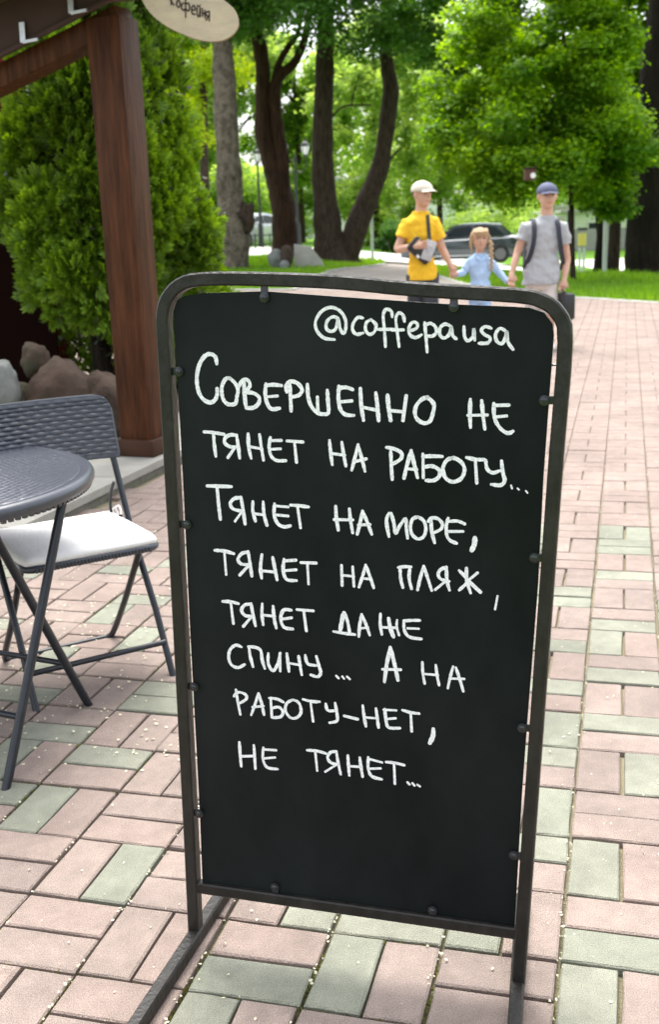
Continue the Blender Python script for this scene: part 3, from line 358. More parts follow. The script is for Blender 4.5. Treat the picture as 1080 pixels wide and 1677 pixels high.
RB = [(7.4, 13.0), (5.11, 17.0), (4.12, 18.85), (3.42, 20.6), (3.02, 23.8), (2.80, 29.5), (3.1, 33.6)]      # edge of the right-hand lawn
LB = [(-14, 27.5), (-6, 26.4), (-2.6, 25.3), (-1.9, 24.4), (-.62, 23.78), (-.45, 24.8), (-.15, 26.4), (.15, 28.6), (.7, 30.0), (1.4, 31.2), (1.9, 33.6)]
def fan(name, m, poly, dz, st=.25, parent=None):
    """flat-ish paved area with exact edges, following the ground"""
    bm = bmesh.new(); vs = [bm.verts.new((x, y, 0)) for x, y in poly]; bm.faces.new(vs)
    ys = [p[1] for p in poly]; y = math.ceil(min(ys))
    while y < max(ys):
        bmesh.ops.bisect_plane(bm, geom=bm.verts[:] + bm.edges[:] + bm.faces[:], plane_co=(0, y + .013, 0), plane_no=(0, 1, 0)); y += 1
    x = math.ceil(min(p[0] for p in poly))
    while x < max(p[0] for p in poly):
        bmesh.ops.bisect_plane(bm, geom=bm.verts[:] + bm.edges[:] + bm.faces[:], plane_co=(x + .017, 0, 0), plane_no=(1, 0, 0)); x += 2
    for q in bm.verts: q.co.z = ground_z(q.co.x, q.co.y) + dz
    me = bpy.data.meshes.new(name); bm.to_mesh(me); bm.free()
    return tag(link(name, me, parent, m), kind='structure')

paving = fan('paving', M['joint'], [(-14, -1), (9.5, -1), (7.4, 13)] + RB[1:4] + [(3.3, 21.8), (-1.9, 24.4), (-2.6, 25.3), (-6, 26.4), (-14, 27.5)], -.004)
asph = fan('path', M['asphalt'], [(3.3, 21.8), (3.02, 23.8), (2.80, 29.5), (3.1, 34.9), (2.1, 34.9), (1.9, 33.6), (1.4, 31.2), (.7, 30.0), (.15, 28.6), (-.15, 26.4), (-.45, 24.8), (-.62, 23.78)], .012)
fan('road', M['road'], [(-60, 36.0), (60, 36.6), (60, 49.0), (-60, 47.5)], .03)

def kerb(name, pts, wd=.14, h=.10, n=26):
    """kerb line made of single stones"""
    root = empty(name, (0, 0, 0), kind='structure'); P = [Vector((x, y, 0)) for x, y in pts]
    seg = []
    for a, b in zip(P[:-1], P[1:]):
        k = max(1, round((b - a).length / .95))
        for i in range(k): seg.append((a.lerp(b, i / k), a.lerp(b, (i + 1) / k)))
    for a, b in seg:
        c = (a + b) / 2; ln = (b - a).length - .012; ang = math.atan2(b.y - a.y, b.x - a.x)
        o = MB().box((0, 0, 0), (ln, wd, h + .12), bev=.012).build('kerb_stone', M['stonekerb'], root)
        o.location = (c.x, c.y, ground_z(c.x, c.y) + h / 2 - .06 + R.uniform(-.004, .004)); o.rotation_euler = (0, 0, ang + R.uniform(-.006, .006))
    return root
kerb('lawn_kerb', RB, h=.03)
kerb('lawn_kerb', LB[1:], h=.05)

# ---- bricks, basket weave
m_ = .2205; A_ = .2641; OX, OY = .399, 1.790
ca, sa = math.cos(A_), math.sin(A_)
def brick_mesh(name, mtl, lx, ly, seed, h=.03, bev=.0032):
    rr = random.Random(seed); mb = MB(); x, y = lx / 2, ly / 2
    def jit(p, a=.0018): return (p[0] + rr.uniform(-a, a), p[1] + rr.uniform(-a, a), p[2])
    def ring(dx, z, a): # 12 points, so edges wander a little
        o = []
        for (sx, sy), (tx, ty) in (((-1, -1), (1, -1)), ((1, -1), (1, 1)), ((1, 1), (-1, 1)), ((-1, 1), (-1, -1))):
            for k in (0, 1 / 3, 2 / 3):
                o.append(jit(((sx + (tx - sx) * k) * (x - dx), (sy + (ty - sy) * k) * (y - dx), z), a))
        return o
    v = ring(0, -h, 0) + ring(0, -bev, .0012) + ring(bev, 0, .0012)
    f = []
    for l in range(2):
        for j in range(12): f.append((l * 12 + j, l * 12 + (j + 1) % 12, (l + 1) * 12 + (j + 1) % 12, (l + 1) * 12 + j))
    f.append(tuple(24 + j for j in range(12)))
    mb.add(v, f); me = mb.mesh(name, fix=False); me.materials.append(mtl); return me
BL, BW = m_ - .0078, m_ / 2 - .0078
BR = {'p': [brick_mesh('brick', M['pink'][i % 3], BL, BW, i) for i in range(6)], 'g': [brick_mesh('brick', M['green'][i % 2], BL, BW, 20 + i) for i in range(4)],
      's': [brick_mesh('brick', M['greybrick'], BL, BW, 40 + i) for i in range(3)]}
# colours seen in the photograph, cell (X, n): (first, second) = (left, right) or (far, near)
SEEN = {(0, 0): 'pg', (0, 1): 'gp', (0, 2): 'pp', (0, -1): 'gp', (0, 3): 'pg', (0, 4): 'gp', (0, 5): 'pp', (0, 6): 'pg', (0, 7): 'gp', (0, 8): 'pg', (0, 9): 'pp', (0, 10): 'gp', (0, 11): 'pp', (0, 12): 'gg',
        (-1, -1): 'pp', (-1, 0): 'gp', (-1, 1): 'gp', (-1, 2): 'pg', (-1, 3): 'gp', (-1, 4): 'pg', (-1, 5): 'gp', (-1, 6): 'pp', (-1, 7): 'pg', (-1, 8): 'pp', (-2, 0): 'pg', (-2, -1): 'gp', (-3, -1): 'pg', (-3, 0): 'pg',
        (-4, -1): 'pp', (-4, 0): 'pp', (-5, 0): 'pg', (-5, 1): 'pp', (-5, -1): 'pp', (-6, 1): 'gp', (-6, 0): 'pp', (-6, -1): 'pp', (-5, 2): 'pp', (-6, 2): 'gp', (-5, 3): 'pp', (-6, 3): 'pp', (-7, 2): 'gp', (-7, 1): 'gg', (1, 0): 'pg', (1, 1): 'pp', (-4, 2): 'gp'}
cells = []
cf = Vector(CAM_F); cr_ = Vector(CAM_R); cu_ = Vector(CAM_U)
rbp = poly_in([(-14, -1), (9.5, -1), (7.4, 13)] + RB[1:4] + [(3.3, 21.8), (-1.9, 24.4), (-2.6, 25.3), (-6, 26.4), (-14, 27.5)])
rb = random.Random(11)
for n in range(-6, 118):
    for X in range(-60, 46):
        s2 = SEEN.get((X, n)) or ''.join('g' if rb.random() < .27 else 'p' for _ in range(2))
        for k in range(2):
            if (X + n) % 2 == 0: px, py, rot = X + .5, n + (.75 if k == 0 else .25), 0
            else: px, py, rot = X + (.25 if k == 0 else .75), n + .5, 1
            x = OX + m_ * (px * ca + py * sa); y = OY + m_ * (-px * sa + py * ca)
            if not rbp(x, y) or y < .9: continue
            if (x + 1.35) * -.952 + (y - 4.97) * .305 > .015 and y < 7.5: continue
            if abs(x) > .42 * y + 1.6: continue
            cells.append((y * y + x * x, x, y, rot, 's' if (y - .12 * x) > 11.3 else s2[k]))
cells.sort()
far = MB(); near = 0
fm = [M['pink'][0], M['pink'][1], M['pink'][2], M['green'][0], M['green'][1], M['greybrick']] + M['dusty']
FV = []; FF = []; FM = []
for i, (dd, x, y, rot, c) in enumerate(cells):
    ang = -A_ + (math.pi / 2 if rot else 0) + rb.uniform(-.008, .008)
    z = rb.uniform(-.0022, .0022)
    dv = Vector((x, y, -CAM_H)); zc = dv.dot(cf); vx = dv.dot(cr_) / zc; vy = dv.dot(cu_) / zc
    vis = zc > .3 and abs(vx) < .325 and abs(vy) < .49
    if near < 300 and vis:
        me = rb.choice(BR[c]); o = bpy.data.objects.new('brick', me); COL.objects.link(o); o.parent = paving
        o.location = (x + rb.uniform(-.0015, .0015), y + rb.uniform(-.0015, .0015), .014 + z)
        o.rotation_euler = (rb.uniform(-.006, .006), rb.uniform(-.006, .006), ang + (math.pi if rb.random() < .5 else 0)); near += 1
    else:
        cx, sx = math.cos(ang), math.sin(ang); n0 = len(FV); zz = ground_z(x, y) + .014 + z
        gro = .0012 * min(max(y - 4.5, 0), 2.2); hx, hy, e = BL / 2 + gro, BW / 2 + gro, .006
        for (q, w_, d_) in ((hx, hy, -.02), (hx, hy, -.004), (hx - e, hy - e, 0)):
            for a, b in ((-q, -w_), (q, -w_), (q, w_), (-q, w_)): FV.append((x + a * cx - b * sx, y + a * sx + b * cx, zz + d_))
        mi = rb.choice((0, 1, 2)) if c == 'p' else rb.choice((3, 4)) if c == 'g' else 5
        if c != 's' and rb.random() < (y - 3.0) / 4.5 and x > -.8: mi = 6 if c == 'p' else 7
        FF.append(tuple(n0 + 8 + j for j in range(4))); FM.append(mi)
        for l in range(2):
            for j in range(4): FF.append((n0 + l * 4 + j, n0 + l * 4 + (j + 1) % 4, n0 + (l + 1) * 4 + (j + 1) % 4, n0 + (l + 1) * 4 + j)); FM.append(mi)
me = bpy.data.meshes.new('bricks_beyond'); me.from_pydata(FV, [], FF); me.polygons.foreach_set('material_index', FM)
tag(link('bricks_beyond', me, paving, fm), kind='stuff')

# fallen petals and crumbs on the paving
PV = []; PF = []; rp_ = random.Random(5)
def petal(x, y, s, z):
    n0 = len(PV); a = rp_.uniform(0, 6.3); t = rp_.uniform(.0, .004)
    for k, (u, v) in enumerate(((-1, 0), (-.3, -.6), (.7, -.5), (1, .2), (.2, .7))):
        PV.append((x + s * (u * math.cos(a) - v * math.sin(a)), y + s * (u * math.sin(a) + v * math.cos(a)), z + (t if k % 2 else 0)))
    PF.append((n0, n0 + 1, n0 + 2, n0 + 3, n0 + 4))
for i in range(4200):
    y = rp_.uniform(1.1, 7.5) if i % 3 else rp_.uniform(1.2, 4.0); x = rp_.uniform(-.36 * y - .4, .36 * y + .5)
    if x < -1.0 and y > 4.4: continue
    u = (x - OX) * ca - (y - OY) * sa; v = (x - OX) * sa + (y - OY) * ca
    left = x < -.2 and 2.6 < y < 5
    if not left and rp_.random() < .45: # gather in the joints
        u = round(u / m_) * m_ + rp_.gauss(0, .004); x = OX + u * ca + v * sa; y = OY - u * sa + v * ca
    elif not left and rp_.random() < .6: continue
    petal(x, y, rp_.uniform(.0018, .0055) * (1.25 if left else .8), .0165)
me = bpy.data.meshes.new('fallen_petals'); me.from_pydata(PV, [], PF)
tag(link('fallen_petals', me, None, M['petal']), 'small pale yellow petals and crumbs scattered over the paving', 'petals', kind='stuff')

# moss tufts growing in the joints
MV = []; MF = []; ML = []
for i in range(9000):
    y = rp_.uniform(1.1, 4.2); x = rp_.uniform(-.36 * y - .3, .36 * y + .4)
    if noise.noise(Vector((x * 1.6, y * 1.6, 3))) < -.02 or rp_.random() < (x - .05) * 2.2: continue
    u = (x - OX) * ca - (y - OY) * sa; v = (x - OX) * sa + (y - OY) * ca
    if rp_.random() < .62: u = round(u / m_) * m_ + rp_.gauss(0, .0028)
    else: v = round(v / m_) * m_ + rp_.gauss(0, .0022)
    x = OX + u * ca + v * sa; y = OY - u * sa + v * ca; s = rp_.uniform(.0015, .0035)
    for q in range(3):
        a = rp_.uniform(0, 6.3); n0 = len(MV); dx, dy = math.cos(a) * s, math.sin(a) * s; hx, hy = rp_.uniform(-s, s) * .7, rp_.uniform(-s, s) * .7
        MV += [(x - dx * .8, y - dy * .8, .004), (x + dx * .8, y + dy * .8, .004), (x + hx, y + hy, .007 + s * 1.8)]; MF.append((n0, n0 + 1, n0 + 2)); ML.append(rp_.random())
me = bpy.data.meshes.new('joint_moss'); me.from_pydata(MV, [], MF)
at = me.attributes.new('leaf', 'FLOAT', 'FACE'); at.data.foreach_set('value', ML)
tag(link('joint_moss', me, None, leaf_mat('moss_green', (.09, .10, .02), (.28, .29, .08), .3)), 'yellow green moss growing in the joints between the pavers', 'moss', kind='stuff')

# ================================================================ CHALKBOARD SIGN
BO, BD, BU, BN = Vector(BOARD_O), Vector(BOARD_D), Vector(BOARD_U), Vector(BOARD_N)
BF = -BD.cross(BU).normalized()
if BF.dot(BN) > 0: BF = -BF                       # faces the camera
bp_ = lambda a, b, h=0.0: BO + BD * a + BU * b + BF * h
sign = empty('chalkboard_sign', (0, 0, 0), label='black framed chalkboard standing on the paving with white handwritten Russian text', cat='chalkboard')
fp = smooth_path([bp_(a, b) for a, b in FRAME_PATH], 3)
MB().tube(fp, .012, sq=(.026, .023, tuple(BF))).build('frame', M['steel'], sign, smooth=True)
MB().tube([bp_(*RAIL[0]), bp_(*RAIL[1])], .01, sq=(.020, .022, tuple(BF))).build('bottom_rail', M['steel'], sign, smooth=True)
for a, dr in ((-.012, BN), (.6114, Vector((.205, .979, 0)))):
    p = BO + BD * a; p = Vector((p.x, p.y, .0295))
    MB().tube([p - dr * .42, p + dr * .26], .01, sq=(.029, .025, (0, 0, 1))).build('foot', M['steel'], sign, smooth=True)
def shrink(pts, d):
    c = Vector((sum(p[0] for p in pts) / len(pts), sum(p[1] for p in pts) / len(pts))); return [(p[0] + d * (1 if c.x > p[0] else -1), p[1] + d * (1 if c.y > p[1] else -1)) for p in pts]
po = [bp_(a, b, .001) for a, b in PANEL_OUTLINE]
pm = MB().prism(po, -BF * .007); me = pm.mesh('panel'); panel = link('panel', me, sign, [M['board'], M['boardedge']])
for i, p in enumerate(me.polygons): p.material_index = 0 if len(p.vertices) > 4 else 1
for k, line in enumerate(WRITING):
    mb = MB()
    for i, (wd, pts) in enumerate(line): ribbon(mb, pts, wd, lambda a, b, h: bp_(a, b, .0012 + h + .00003 * i), seed=k * 50 + i)
    link('chalk_lettering', mb.mesh('chalk_lettering'), panel, M['chalk'])
for a, b, side in TABS:
    dx, dz = ((0, 1), (1, 0), (0, -1), (-1, 0))[side]
    q = bp_(a, b, .002); e = BD * dx + BU * dz; t = MB()
    t.tube([q - e * .004 + BF * .002, q + e * .020 + BF * .001], .002, sq=(.0035, .013, tuple(BF)))
    br = t.build('mounting_tab', M['bolt'], sign, smooth=True)
    rot = BF.to_track_quat('Z', 'Y').to_matrix()
    MB().lathe([(.0085, 0), (.0085, .002), (.0062, .0022), (.006, .0045), (.004, .006), (.001, .0064)], q + BF * .003, 18, rot=rot).build('bolt', M['bolt'], br, smooth=True)
q = bp_(*WIRE, -.002); MB().tube([q - BD * .006, q + BD * .008], .0018, 6).build('tie_wire', M['bolt'], sign)

# ================================================================ CAFE TABLE AND CHAIR
TC = Vector((-1.17, 2.985, 0)); TR_ = .515
tab = empty('cafe_table', tuple(TC), label='round dark grey folding café table with a wicker pattern top', cat='table')
prof = [(TR_ - .05, .684), (TR_ - .02, .680), (TR_ - .006, .684), (TR_, .694), (TR_ + .001, .704), (TR_ - .003, .713), (TR_ - .012, .719), (TR_ - .024, .7205), (TR_ - .036, .717)]
MB().lathe(prof + [(TR_ - .04, .7165), (.2, .7165), (.01, .7165)], (0, 0, 0), 96).build('tabletop_rim', M['ratt'], tab, smooth=True)
# woven surface and woven band under the rim
def weave(u, v, pu, pv):
    iu = math.floor(v / pv); ph = (u / pu + (iu % 2) * .5) % 1; a = math.sin(math.pi * ph); c = math.sin(math.pi * ((v / pv) % 1))
    return (a ** .6) * (c ** .7)
mb = MB(); n = 60; v = []; f = []
for r in range(1, 151):
    rad = (TR_ - .038) * r / 150
    for j in range(300):
        a = 2 * math.pi * j / 300; x, y = rad * math.cos(a), rad * math.sin(a); v.append((x, y, .7165 + .0034 * weave(x * .8 + y * .6, -x * .6 + y * .8, .036, .0125) * (0 if r == 150 else 1)))
v.append((0, 0, .717))
for r in range(149):
    for j in range(300): f.append((r * 300 + j, r * 300 + (j + 1) % 300, (r + 1) * 300 + (j + 1) % 300, (r + 1) * 300 + j))
for j in range(300): f.append((len(v) - 1, j, (j + 1) % 300))
mb.add(v, f).build('tabletop', M['ratt'], tab, smooth='all')
mb = MB()
for j in range(150):
    a = 2 * math.pi * j / 150; c = Vector((math.cos(a), math.sin(a), 0)); mb.box(c * (TR_ - .013) + Vector((0, 0, .681)), (.010, .012, .009), rot=Matrix.Rotation(a, 3, 'Z'), bev=0)
mb.build('woven_edge', M['ratt'], tab)
OFF = Vector((-.66, .32, 0)); legs = []
for base, dv in ((Vector((-.845, 2.535, 0)), Vector((.145, .305, .69))), (Vector((-.729, 3.034, 0)), Vector((-.165, -.285, .69)))):
    for k in (0, 1):
        o = OFF * k; p0 = base + o - TC; p1 = p0 + dv
        MB().tube([p0 + Vector((0, 0, .004)), p0.lerp(p1, .06), p1], [.0105, .0125, .0125], 12).build('leg', M['tube'], tab, smooth=True)
    a = base - TC + dv * .25; MB().tube([a, a + OFF], .0085, 10).build('crossbar', M['tube'], tab, smooth=True)

CS, CFv = Vector((.855, .518, 0)), Vector((.518, -.855, 0)); mid = Vector((-.6945, 3.118, 0)); CO = mid - CFv * .20
ch = empty('folding_chair', tuple(CO), label='dark slate folding chair with a woven pattern backrest beside the table', cat='chair')
cp = lambda s, f, z: CS * s + CFv * f + Vector((0, 0, z))
W_ = .218
for s in (-1, 1):
    MB().tube([cp(s * W_, .203, .003), cp(s * W_, .10, .20), cp(s * W_, -.06, .43), cp(s * W_, -.162, .640), cp(s * W_ * .98, -.195, .70)], .0105, 12).build('front_leg', M['tube'], ch, smooth=True)
ur = smooth_path([cp(-.188, .10, .425), cp(-.188, -.08, .20), cp(-.188, -.215, .05), cp(-.175, -.243, .016), cp(-.14, -.25, .012), cp(.14, -.25, .012), cp(.175, -.243, .016), cp(.188, -.215, .05), cp(.188, -.08, .20), cp(.188, .10, .425)], 4)
MB().tube(ur, .0105, 12).build('rear_leg_loop', M['tube'], ch, smooth=True)
MB().tube([cp(-W_, .155, .11), cp(W_, .155, .11)], .009, 10).build('crossbar', M['tube'], ch, smooth=True)
MB().tube(smooth_path([cp(.205, -.145, .575), cp(.197, -.165, .53), cp(.195, -.17, .48), cp(.197, -.15, .455), cp(.203, -.10, .47)], 4), .005, 8).build('hinge_strap', M['tube'], ch, smooth=True)
# seat: frame rim and woven underside
sw, sd = .205, .195
def rrect(a, b, r, z, n=5):
    o = []
    for cx, cy, a0 in ((a - r, b - r, 0), (-a + r, b - r, 90), (-a + r, -b + r, 180), (a - r, -b + r, 270)):
        for i in range(n + 1): t = math.radians(a0 + 90 * i / n); o.append(cp(cx + r * math.cos(t), cy + r * math.sin(t), z))
    return o
MB().prism(rrect(sw, sd, .035, .432), (0, 0, .010)).build('seat', M['ratt'], ch)
MB().tube(rrect(sw, sd, .035, .436, 6), .012, 10, closed=True).build('seat_rim', M['ratt'], ch, smooth=True)
mb = MB()
for i in range(34): mb.box(cp(-sw + .03 + i * .0105, sd + .012, .434), (.006, .006, .014), rot=Matrix.Rotation(math.atan2(CS.y, CS.x), 3, 'Z'))
mb.build('seat_weave_edge', M['ratt'], ch)
# backrest: curved woven plate
def back_pt(u, v):            # u -1..1 across, v 0..1 up
    s = u * .234; z = .652 + .198 * v; f = -.155 - .055 * v - .028 * (1 - u * u); return s, f, z
nu, nv = 190, 112; v = []; f = []
for side in (1, -1):
    for j in range(nv + 1):
        for i in range(nu + 1):
            u = -1 + 2 * i / nu; vv = j / nv
            r = .16; lim = 1.0                     # rounded upper corners
            if vv > 1 - .22:
                t = (vv - .78) / .22; lim = 1 - .16 * (1 - math.sqrt(max(0, 1 - t * t)))
            s, ff, z = back_pt(u * lim, vv)
            edge = min(1, (1 - abs(u)) / .03, vv / .06, (1 - vv) / .07)
            hgt = .0055 * weave(s, z, .050, .0135) * max(0, edge) + (.003 if edge < .9 and (vv > .9 or abs(u) > .95) else 0)
            v.append(cp(s, ff + side * (.004 + hgt), z))
N0 = (nv + 1) * (nu + 1)
for k in (0, 1):
    for j in range(nv):
        for i in range(nu):
            a = k * N0 + j * (nu + 1) + i; q = (a, a + 1, a + nu + 2, a + nu + 1); f.append(q if k == 0 else q[::-1])
rim = [j * (nu + 1) for j in range(nv + 1)] + [nv * (nu + 1) + i for i in range(1, nu + 1)] + [j * (nu + 1) + nu for j in range(nv - 1, -1, -1)] + [i for i in range(nu - 1, 0, -1)]
for a, b in zip(rim, rim[1:] + rim[:1]): f.append((a, b, b + N0, a + N0))
MB().add(v, f).build('backrest', M['ratt'], ch, smooth=True)
MB().tube([cp(*back_pt(u * (1 if vv < .8 else .955 if vv < .9 else .9), vv)) for u, vv in ([(-1, .05), (-1, .5), (-1, .78), (-.985, .9), (-.93, .985)] + [(-.86 + .172 * i, 1.0) for i in range(11)] + [(.93, .985), (.985, .9), (1, .78), (1, .5), (1, .05)])], .0052, 8).build('backrest_edge', M['ratt'], ch, smooth=True)
# cushion
cu = empty('seat_cushion', tuple(CO + Vector((0, 0, .447))), label='thin white cushion lying on the folding chair seat', cat='cushion')
v = []; f = []; n = 36
for side in (1, -1):
    for j in range(n + 1):
        for i in range(n + 1):
            u, w2 = -1 + 2 * i / n, -1 + 2 * j / n
            k = .90 + .10 * (1 - abs(u) ** 6) * 1; x = .212 * u * (1 - .05 * abs(w2) ** 6); y = .205 * w2 * (1 - .05 * abs(u) ** 6)
            e = max(abs(u), abs(w2)); t = (1 - e ** 8) ** .5
            h = (.003 + .012 * t * (1 + .25 * noise.noise(Vector((x * 9, y * 9, 2))))) * (1 if side > 0 else .1)
            v.append(cp(x, y - .004, .012 + side * h - .012 * (1 if side < 0 else .1)))
N0 = (n + 1) ** 2
for k in (0, 1):
    for j in range(n):
        for i in range(n):
            a = k * N0 + j * (n + 1) + i; q = (a, a + 1, a + n + 2, a + n + 1); f.append(q if k == 0 else q[::-1])
rim = [j * (n + 1) for j in range(n + 1)] + [n * (n + 1) + i for i in range(1, n + 1)] + [j * (n + 1) + n for j in range(n - 1, -1, -1)] + [i for i in range(n - 1, 0, -1)]
for a, b in zip(rim, rim[1:] + rim[:1]): f.append((a, b, b + N0, a + N0))
MB().add(v, f).build('cushion_pad', M['cush'], cu, smooth='all')
mb = MB()
for k in range(3): mb.tube(smooth_path([cp(.19, -.19, .01), cp(.205 + .01 * k, -.20 + .012 * k, .018 + .01 * k), cp(.215, -.185 + .02 * k, .006), cp(.20 - .015 * k, -.17, .022)], 4), .0035, 6)
mb.build('cushion_tie', M['cush'], cu, smooth='all')

# ================================================================ PORCH: step, post, beam, roof edge
E0, E1 = Vector((-1.35, 4.97, 0)), Vector((-.94, 6.25, 0)); ed = (E1 - E0).normalized(); en = Vector((-ed.y, ed.x, 0))   # en points away from the paving
st = empty('porch_step', (0, 0, 0), label='low pale concrete step under the brown wooden post', cat='step')
a = E0 - ed * 3.2; b = E1 + ed * 1.5; inn = 4.0
ns = 6
for i in range(ns):
    p = a.lerp(b, i / ns) + ed * .004; q = a.lerp(b, (i + 1) / ns) - ed * .004
    MB().prism([p + Vector((0, 0, .05)), q + Vector((0, 0, .05)), q + en * .62 + Vector((0, 0, .05)), p + en * .62 + Vector((0, 0, .05))], (0, 0, .04)).build('step_slab', M['concrete'], st)
MB().prism([a + en * .02 + Vector((0, 0, -.03)), b + en * .02 + Vector((0, 0, -.03)), b + en * .60 + Vector((0, 0, -.03)), a + en * .60 + Vector((0, 0, -.03))], (0, 0, .078)).build('step_face', M['kerbface'], st)
MB().prism([a + en * .63 + Vector((0, 0, -.03)), b + en * .63 + Vector((0, 0, -.03)), b + en * inn + Vector((0, 0, -.03)), a + en * inn + Vector((0, 0, -.03))], (0, 0, .105)).build('porch_floor', mat('sandy_porch_floor', (.30, .255, .18), .9, noise_amt=.25, noise_scale=6, bump=.5), st)
porch = empty('wooden_porch', (0, 0, 0), label='brown wooden porch post with beam and roof edge at upper left', cat='porch')
C0 = Vector((-1.0, 6.26, .09)); lf = Vector((-.23, .13, 0)).normalized(); rt_ = ed     # corner nearest the camera, then along the left and right faces
rt_ = Vector((.36, .93, 0)).normalized(); lf = Vector((-rt_.y, rt_.x, 0))
def post(c, w1, z0, z1, bev=.006):
    o = MB(); cc = c + lf * w1 / 2 + rt_ * w1 / 2; o.box((cc.x, cc.y, (z0 + z1) / 2), (w1, w1, z1 - z0), rot=Matrix((lf.to_tuple(), rt_.to_tuple(), (0, 0, 1))).transposed(), bev=bev); return o
pw = .205
post(C0 + lf * .022 + rt_ * .022, pw, .09, 2.46).build('post', M['wood'], porch, smooth=True)
post(C0, pw + .044, .092, .19, .008).build('post_base', M['woodtrim'], porch, smooth=True)
ptop = C0 + (lf + rt_) * (pw / 2 + .022)
# gable beam falling to the left, brown sheet fascia above it
gd = (lf * 1.0 + Vector((0, 0, -.30))).normalized()
def slant(name, m, p0, length, w1, h1, bev=.004, back=.35):
    c = Vector(p0); o = MB(); up = Vector((0, 0, 1)) - gd * gd.z; up.normalize(); sd_ = gd.cross(up)
    o.box(c + gd * (length / 2 - back), (length, w1, h1), rot=Matrix((gd.to_tuple(), sd_.to_tuple(), up.to_tuple())).transposed(), bev=bev); return o.build(name, m, porch, smooth=True)
B0 = Vector((ptop.x, ptop.y, 2.43))
slant('gable_beam', M['wood'], B0, 2.6, .16, .12, back=.09)
slant('fascia_board', M['fascia'], B0 - rt_ * .14 + Vector((0, 0, .19)), 2.7, .025, .24, back=.2)
slant('drip_edge', M['fascia'], B0 - rt_ * .16 + Vector((0, 0, .065)), 2.7, .03, .025, back=.2)
rd = Matrix((gd.to_tuple(), gd.cross((Vector((0, 0, 1)) - gd * gd.z).normalized()).to_tuple(), ((Vector((0, 0, 1)) - gd * gd.z).normalized()).to_tuple())).transposed()
rl = Matrix((lf.to_tuple(), rt_.to_tuple(), (0, 0, 1))).transposed()
for i in range(7):  # unseen flat roof added overhead, its reach and height set to shade the post
    o = MB(); c = ptop + lf * 1.0 + rt_ * (-.62 + i * .15); o.box((c.x, c.y, 2.62), (2.9, .145, .02), rot=rl, bev=.003); o.build('unseen_roof_board', M['unseen_roof'], porch)
c = ptop + lf * 1.0 - rt_ * .17; o = MB(); o.box((c.x, c.y, 2.65), (3.0, 1.15, .03), rot=rl); o.build('unseen_roof_sheet', M['fascia'], porch)
for gx, hh in ((.47, .0), (.14, .02)):
    p = B0 - rt_ * .175 + gd * gx + Vector((0, 0, .065 + hh)); up = Vector((0, 0, 1)); rgt = -lf
    br = MB().tube([p + up * .10 + rgt * .0, p + up * .0 - rt_ * .005], .006, sq=(.004, .034, tuple(rt_))).build('gutter_bracket', M['zinc'], porch)
    MB().tube([p - rt_ * .005, p - rt_ * .01 + rgt * .10 + up * .005], .006, sq=(.016, .012, (0, 0, 1))).build('bracket_lip', M['zinc'], br)
# log-slice sign
ws = empty('wooden_name_sign', (0, 0, 0), label='oval sliced log sign with burnt lettering hanging at the roof edge', cat='sign')
wo = smooth_path([(x, 6.0 + .0 * x, z) for x, z in WOOD_SIGN], 3, closed=True)
mb = MB(); n = len(wo); fwd = Vector((0, 1, 0))
mb.prism(wo, fwd * .035); me = mb.mesh('slice'); sl_o = link('slice', me, ws, [M['slabwood'], M['bark_edge']])
for p in me.polygons: p.material_index = 0 if len(p.vertices) > 4 else 1
for k, l in enumerate(SIGN_LETTERS):
    mb = MB()
    for i, s_ in enumerate(l): ribbon(mb, s_, .0085, lambda a, b, h: Vector((a, 5.9985 - h, b)), seed=k)
    mb.build('burnt_letter', M['burnt'], ws)
for x in (-.78, -.55): MB().tube([(x, 6.02, 2.42), (x - .02, 6.03, 2.8)], .004, 6).build('hanging_chain', M['zinc'], ws)

# ================================================================ HOUSE WALL, BOULDERS
hw = empty('brick_house_wall', (0, 0, 0), label='dark red brick house wall behind the conifer at the left edge', cat='wall')
wy = 8.9; wx1 = -2.13
MB().box((wx1 - 2.01, wy + .17, 1.6), (4.0, .3, 3.4)).build('mortar_core', M['mortar'], hw)
bme = MB().box((0, 0, 0), (.24, .05, .065), bev=.004).mesh('brick'); bme.materials.append(M['redbrick'])
for r in range(40):
    for c in range(3):
        o = bpy.data.objects.new('brick', bme); COL.objects.link(o); o.parent = hw
        o.location = (wx1 - .12 - c * .25 - (r % 2) * .125, wy + R.uniform(-.002, .002), .3 + r * .075)
hwr = MB()
for r in range(40):
    for c in range(2): hwr.box((wx1 - .005, wy + .10 + c * .25 + (r % 2) * .125, .3 + r * .075), (.05, .24, .065))
tag(hwr.build('return_bricks', M['redbrick'], hw), kind='stuff')
MB().box((wx1 - 1.98, wy - .045, .72), (4.0, .03, 1.5)).build('wall_shade_board', mat('painted_wall_shade', (.010, .004, .003), .9, spec=.04), hw)  # near-black sheet standing in for roof shade on the lower wall
MB().tube([(-1.93, 8.0, 1.9), (-1.92, 8.0, 3.2)], .025, 10).build('drainpipe', M['zinc'], hw)

